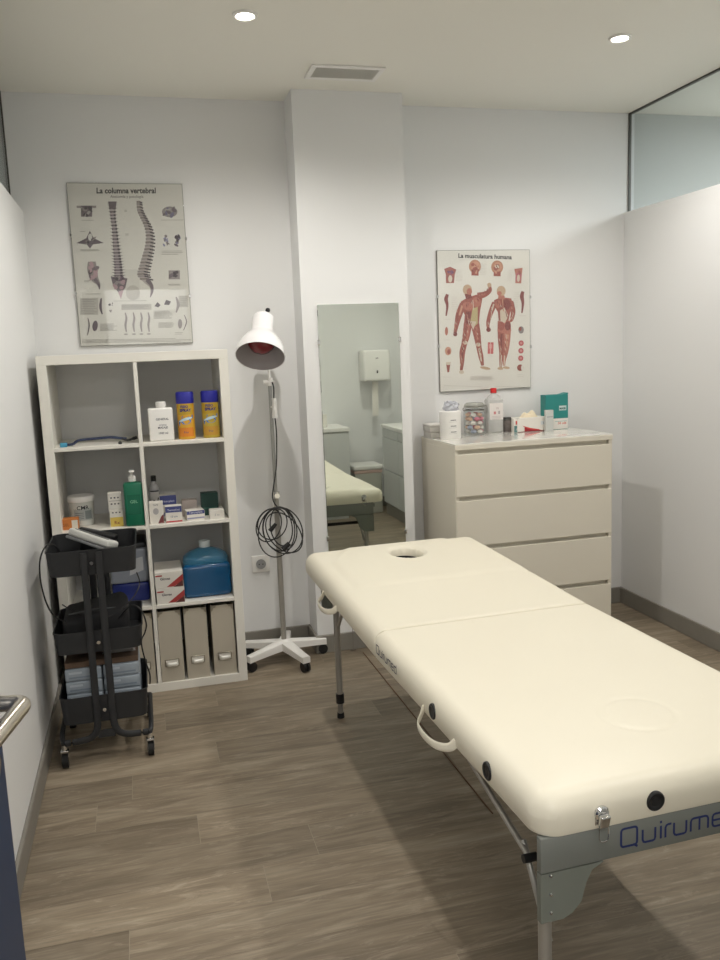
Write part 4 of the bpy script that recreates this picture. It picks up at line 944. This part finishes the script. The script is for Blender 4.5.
def feat_far(X, Y):
    # raised head panel: rounded trapezoid
    e = min((X+.285)/.03 if Y < .9 else 9, (.40-X)/.03, (Y-.37)/.04)
    lx = -.285+.10*sstep(.70, .93, Y); rx = .33-.12*sstep(.72, .93, Y)
    a = sstep(lx-.018, lx+.018, X)*(1-sstep(rx-.02, rx+.02, X))*sstep(.32, .44, Y)
    h = .006*a
    h -= .0015*math.exp(-((Y-.385)/.02)**2)
    d = math.hypot((X-HXc)/.060, (Y-HYc)/.076)
    h -= .012*max(0, 1-sstep(.95, 1.25, d))
    return h
b = pad(-NL, -.002, False, feature=feat_near)
for v in b.verts: v.co.z += PZ
pn = obj('near_pad', b, CREAM, t, sharp=60)
b = pad(.002, FL, True, feature=feat_far)
pf = obj('far_pad', b, CREAM, t, sharp=60)
cb = BM(); cyl(cb, (HXc, HYc, -.05), (HXc, HYc, .2), 1, seg=48)
for v in cb.verts: v.co.x = HXc+(v.co.x-HXc)*.060; v.co.y = HYc+(v.co.y-HYc)*.076
cut = obj('cutter', cb, CREAM, None)
md = pf.modifiers.new('hole', 'BOOLEAN'); md.object = cut; md.operation = 'DIFFERENCE'; md.solver = 'EXACT'
pf.parent = None; bpy.context.view_layer.update()
nm_ = bpy.data.meshes.new_from_object(pf.evaluated_get(bpy.context.evaluated_depsgraph_get()))
pf.modifiers.clear(); pf.data = nm_; bpy.data.objects.remove(cut); pf.parent = t
pf.location = (0, 0, PZ); pf.rotation_euler = (TILT, 0, 0)
CT, ST = math.cos(TILT), math.sin(TILT)
def far(x, y, z): return Vector((x, y*CT-z*ST, PZ+y*ST+z*CT))   # point on the tilted half (z from pad underside)
b = BM()
ra = [[b.verts.new(far(HXc+.0585*math.cos(2*PI*i/40)*k, HYc+.0745*math.sin(2*PI*i/40)*k, z)) for i in range(40)] for k, z in ((1, .046), (1, -.010), (1.04, -.010), (1.02, .040))]
for A, B in zip(ra, ra[1:]+ra[:1]):
    for i in range(40): b.faces.new((A[i], A[(i+1) % 40], B[(i+1) % 40], B[i]))
obj('face_hole_shade', b, mat('underside_and_shade_black', (40, 40, 42), .7), t)  # black ring paints the shade low in the face hole; no real liner
# dark underside boards under both halves
b = BM(); box(b, -HW+.045, HW-.045, -NL+.02, -.01, PZ-.012, PZ-.0005); box(b, -HW+.02, HW-.02, .01, FL-.27, -.012, -.0005)
vs = [v for v in b.verts if v.co.z < .3]
for v in vs: v.co = far(v.co.x, v.co.y, v.co.z)
obj('underside_board', b, mat('underside_and_shade_black', (40, 40, 42), .7), t)
# long side rails (slim aluminium, set in)
for s in (-1, 1):
    x0, x1 = sorted((s*(HW-.055), s*(HW-.075))); b = BM(); box(b, x0, x1, -NL+.02, -.01, PZ-.030, PZ-.012); obj('side_rail', b, PANEL, t)
    x0, x1 = sorted((s*(HW-.05), s*(HW-.075))); b = BM(); box(b, x0, x1, .02, FL-.03, -.030, -.012)
    for v in b.verts: v.co = far(v.co.x, v.co.y, v.co.z)
    obj('side_rail', b, PANEL, t)
# end rails with leg brackets
def end_frame(s, W, ye, zt):
    """s=-1 near end, +1 far end; W half width; ye local y of outer face; zt top height"""
    y0, y1 = sorted((ye, ye-s*.016))
    b = BM(); box(b, -W, W, y0, y1, zt-.068, zt-.001, .002, 2); rail = obj('end_rail', b, PANEL, t)
    for sx_ in (-1, 1):
        b = BM(); prof = [(W, -.0705), (W-.128, -.0705), (W-.104, -.082), (W-.092, -.105), (W-.082, -.140), (W-.064, -.158), (W-.045, -.166), (W, -.166)]
        prism(b, [(sx_*a, zt+c_) for a, c_ in prof], y0+.001, y1-.001, lambda a, c_, d: (a, d, c_)); br = obj('leg_bracket', b, BRACK, t)
        b = BM()
        for zz in (-.075, -.112, -.148): lathe(b, [(0, 0), (.0035, 0), (.0025, .0015), (0, .002)], 10, Matrix.Translation((sx_*(W-.020), ye, zt+zz))@Matrix.Rotation(-s*PI/2, 4, 'X'))
        obj('rivet', b, CHROME, br)
    return rail
rail = end_frame(-1, HW-.008, -NL+.006, PZ)
# printed wordmark drawn as strokes
def wordmark(fn, h_, col, sw_, par, label):
    p = Print(); x = 0
    def st(pts, sm=False): p.stroke([(x+a*h_, c_*h_) for a, c_ in pts], sw_, col, 1, sm)
    def rr(x0, y0, x1, y1, r_=.16):
        pts = []
        for cx_, cy_, a0 in ((x1-r_, y1-r_, 0), (x0+r_, y1-r_, PI/2), (x0+r_, y0+r_, PI), (x1-r_, y0+r_, 1.5*PI)):
            for k in range(4): a = a0+PI/2*k/3; pts.append((cx_+r_*math.cos(a), cy_+r_*math.sin(a)))
        return pts+[pts[0]]
    st(rr(0, 0, .95, 1)); st([(.72, .05), (.98, -.12)]); x += 1.28*h_
    st([(0, .72), (0, .16), (.06, .04), (.16, 0), (.62, 0), (.72, .04), (.76, .16), (.76, .72)]); x += 1.04*h_
    st([(.06, 0), (.06, .72)]); st([(.06, .86), (.06, 1.0)]); x += .34*h_
    st([(0, 0), (0, .56), (.06, .68), (.16, .72), (.36, .72)]); x += .52*h_
    st([(0, .72), (0, .16), (.06, .04), (.16, 0), (.62, 0), (.72, .04), (.76, .16), (.76, .72)]); x += 1.04*h_
    st([(0, 0), (0, .56), (.06, .68), (.16, .72), (.92, .72), (1.02, .68), (1.08, .56), (1.08, 0)]); st([(.54, .72), (.54, 0)]); x += 1.36*h_
    st([(.70, 0), (.16, 0), (.06, .04), (0, .16), (0, .56), (.06, .68), (.16, .72), (.56, .72), (.66, .66), (.70, .54), (.70, .36), (.02, .36)]); x += .96*h_
    st([(.72, 1.0), (.72, 0), (.16, 0), (.06, .04), (0, .16), (0, .56), (.06, .68), (.16, .72), (.72, .72)])
    return p.build('printed_wordmark', fn, par, label)
wordmark(lambda a, q, h: (-.186+a, -NL+.006-.0003-h, PZ-.050+q), .0355, (34, 46, 96), .0044, rail, 'navy brand wordmark on the grey rail')
end_frame(1, .295, FL*CT-.012, PZ+FL*ST)
# small wordmark on long side, near the fold
def sidefn(a, q, h):
    return (-HW-.0008-h, .015-a-.035, PZ+.030+q)
wordmark(lambda a, q, h: (-HW-.0008-h, -.030-a, PZ+.024+q), .024, (40, 44, 78), .0032, pn, 'small navy wordmark on the side of the pad')
# black sockets
def disc(c, nrm):
    c, nrm = Vector(c), Vector(nrm); b = BM()
    lathe(b, [(0, .0012), (.010, .0012), (.0125, .003), (.0165, .0035), (.0185, .002), (.019, 0), (.019, -.004), (0, -.004)], 28, Matrix.Translation(c)@nrm.to_track_quat('Z', 'Y').to_matrix().to_4x4())
    return obj('socket_cap', b, BLACK, t)
for yy in (-.465, -.765): disc((-HW, yy, PZ+.030), (-1, 0, 0)); disc((HW, yy, PZ+.030), (1, 0, 0))
disc((-.118, -NL, PZ+.031), (0, -1, 0)); disc((.118, -NL, PZ+.031), (0, -1, 0))
# toggle latches
def latch(x, s, y, z):
    b = BM(); m_ = Matrix.Translation((x, y, z))
    box(b, -.013, .013, min(0, s*.003), max(0, s*.003), .000, .030, .001, 1)
    lathe(b, [(0, 0), (.014, 0), (.014, .005), (.011, .008), (0, .008)], 24, Matrix.Translation((0, 0, .022))@Matrix.Rotation(-s*PI/2, 4, 'X'))
    box(b, -.010, .010, min(s*.006, s*.016), max(s*.006, s*.016), -.002, .024, .003, 3, (Vector((1, 0, 0)), -s*.25))
    tube(b, catmull([(-.009, s*.010, .002), (-.010, s*.010, -.018), (-.006, s*.010, -.028), (.006, s*.010, -.028), (.010, s*.010, -.018), (.009, s*.010, .002)], 5), .0011, 6)
    xf(b, m_); obj('toggle_latch', b, CHROME, t)
latch(-.232, -1, -NL-.0005, PZ+.010)
latch(-.20, 1, FL*CT-.002, PZ+FL*ST+.012); latch(.24, 1, FL*CT-.002, PZ+FL*ST+.012)
# strap handles
def handle(y0, y1, z, fr, s=-1):
    b = BM(); ym = (y0+y1)/2
    pts = [(s*(HW-.003), y0, z+.002), (s*(HW+.010), y0-.012*(1 if y0 > y1 else -1), z-.014), (s*(HW+.030), ym+(y0-ym)*.55, z-.022), (s*(HW+.033), ym, z-.026), (s*(HW+.027), ym+(y1-ym)*.55, z-.022), (s*(HW+.010), y1+.012*(1 if y0 > y1 else -1), z-.014), (s*(HW-.003), y1, z+.002)]
    P = catmull(pts, 7)
    if fr: P = [far(p.x, p.y, p.z-PZ) for p in P]
    tube(b, P, .010, 10, .0026, up=(0, 0, 1)); obj('carry_handle', b, CREAM, t)
handle(-.40, -.60, PZ+.014, False); handle(.60, .42, PZ+.010, True)
# legs
def leg(x, y, ztop, flip):
    b = BM(); cyl(b, (x, y, .10), (x, y, ztop), .0125, seg=20); L_ = obj('leg', b, TUBEM, t)
    b = BM(); cyl(b, (x, y, .062), (x, y, .100), .0165, seg=20); obj('leg_collar', b, BLACK, L_)
    b = BM(); cyl(b, (x, y, .018), (x, y, .064), .0105, seg=18); obj('leg_extension', b, ALU, L_)
    b = BM(); cyl(b, (x, y, 0), (x, y, .020), .0145, .013, 18); obj('rubber_foot', b, RUBBER, L_)
for s in (-1, 1):
    leg(s*(HW-.028), -NL+.030, PZ-.01, 0); leg(s*.2515 if s < 0 else .262, .853, PZ+.028, 1)
    # folding struts: upper rod from underside, lower rod to leg
    for yl, yn, W_, far_ in ((-NL+.030, -1, HW-.040, False), (.853, 1, .245, True)):
        zt = PZ-.02 if not far_ else PZ+.01
        b = BM(); x = s*W_
        A = (x, yl-yn*.36, zt-.02); Bp = (x, yl-yn*.080, zt-.085)
        cyl(b, A, Bp, .0065, seg=12); obj('strut', b, TUBEM, t)
        b = BM(); cyl(b, (x-s*.004, yl-yn*.115, zt-.070), (x+s*.002, yl, zt-.205), .0065, seg=12); obj('strut', b, TUBEM, t)
        b = BM(); cyl(b, (x-.014, yl-yn*.080, zt-.085), (x+.014, yl-yn*.080, zt-.085), .0085, seg=14); obj('pivot_bolt', b, BLACK, t)
for y in (.853,):
    b = BM(); xw = HW-.028 if y < 0 else .2515; cyl(b, (-xw, y, .36), (xw, y, .36), .008, seg=14) if False else cyl(b, (-xw, y, .475), (xw, y, .475), .009, seg=14); obj('cross_bar', b, BLACK, t)
b = BM(); cyl(b, (-.262, .74, PZ-.075), (-.225, .74, PZ-.075), .030, seg=26); obj('brace_disc', b, BLACK, t)
# hanging cord on the pillar and thin brown cord on the floor
b = BM(); tube(b, catmull([(1.300, -CD-.016, .125), (1.302, -CD-.018, .07), (1.300, -CD-.022, .006)], 6), .0014, 6); cyl(b, (1.286, -CD-.024, .0045), (1.312, -CD-.024, .0045), .0045, seg=8)
tag(obj('hanging_cord', b, mat('grey_cord', (120, 112, 104), .6)), 'thin grey cord hanging down the foot of the pillar', 'cord')
b = BM(); tube(b, [(1.338+(-.5-y)*.01, y, .0022) for y in [-.26-.1*i for i in range(16)]], .0022, 6)
tag(obj('floor_cord', b, mat('brown_cord', (112, 84, 62), .6)), 'thin brown cord running straight over the floor beneath the massage table', 'cord')

# ================================================================ THINGS SEEN IN THE MIRROR (front end of the room)
GREYC = mat('cabinet_grey_white', (204, 206, 204), .45)
t = thing('low_cabinet', 'pale low cabinet with white top against the front wall, seen in the mirror', 'cabinet', (1.69, YF+.012, 0))
b = BM(); box(b, -.40, .40, 0, .465, .06, .765, .002, 1); box(b, -.38, .38, 0, .43, 0, .06); obj('body', b, GREYC, t)
for s in (-1, 1):
    x0, x1 = sorted((s*.002, s*.398)); b = BM(); box(b, x0, x1, .466, .482, .065, .755, .0015, 1); d = obj('door', b, GREYC, t)
    b = BM(); cyl(b, (s*.03+.17*0+(.13 if s > 0 else -.0), .482, .68), (s*.03+(.13 if s > 0 else 0), .496, .68), .008, .010, 14); obj('knob', b, BRASS, d)
b = BM(); box(b, -.405, .405, 0, .49, .765, .795, .002, 1); obj('worktop', b, WPLAST, t)
carton('white_box', 'small white carton standing on the low cabinet by the front wall', 'box', (1.912, -3.49, .795), .05, .05, .11, WPAPER, None)
t = thing('drawer_cabinet', 'pale drawer cabinet with white top along the right wall, seen in the mirror', 'cabinet', (XR-.012, -3.02, 0))
b = BM(); box(b, -.44, 0, -.42, .50, .10, .765, .002, 1); obj('body', b, GREYC, t)
b = BM(); box(b, -.440, 0, -.42, .50, 0, .10); obj('plinth', b, BASE, t)
for yy in (-.42, .042):
    for z0, z1 in ((.69, .76), (.405, .683), (.11, .398)):
        b = BM(); box(b, -.458, -.441, yy+.003, yy+.455, z0, z1, .0015, 1); obj('drawer', b, GREYC, t)
b = BM(); box(b, -.465, 0, -.43, .51, .765, .795, .002, 1); obj('worktop', b, WPLAST, t)
t = thing('waste_bin', 'grey waste bin lined with a pinkish bag between the cabinets', 'bin', (2.290, -3.62, 0))
b = BM(); box(b, -.125, .125, -.13, .15, 0, .38, .012, 3); obj('body', b, mat('bin_grey', (176, 176, 166), .5), t)
b = BM(); box(b, -.129, .129, -.134, .154, .365, .392, .004, 2); obj('bag_rim', b, mat('pinkish_bag', (206, 178, 168), .5), t)
b = BM(); box(b, -.135, .135, -.14, .16, .393, .435, .012, 3); obj('lid', b, WPLAST, t)
t = thing('towel_dispenser', 'white wall-mounted paper towel dispenser, seen in the mirror', 'dispenser', (2.448, YF, 1.165))
b = BM(); box(b, -.125, .125, 0.0005, .185, 0, .275, .02, 4); obj('housing', b, WPLAST, t)
b = BM(); box(b, -.012, .012, .185, .188, .20, .206); obj('lock', b, BLACK, t)
b = BM(); box(b, -.006, .006, .185, .188, .07, .095); obj('level_window', b, BLACK, t)
b = BM(); tube(b, [(0, .10, .01), (-.004, .105, -.1), (-.008, .11, -.20), (-.010, .112, -.315)], .028, 8, .004, up=(1, 0, 0)); obj('paper_towel', b, WPAPER, t)
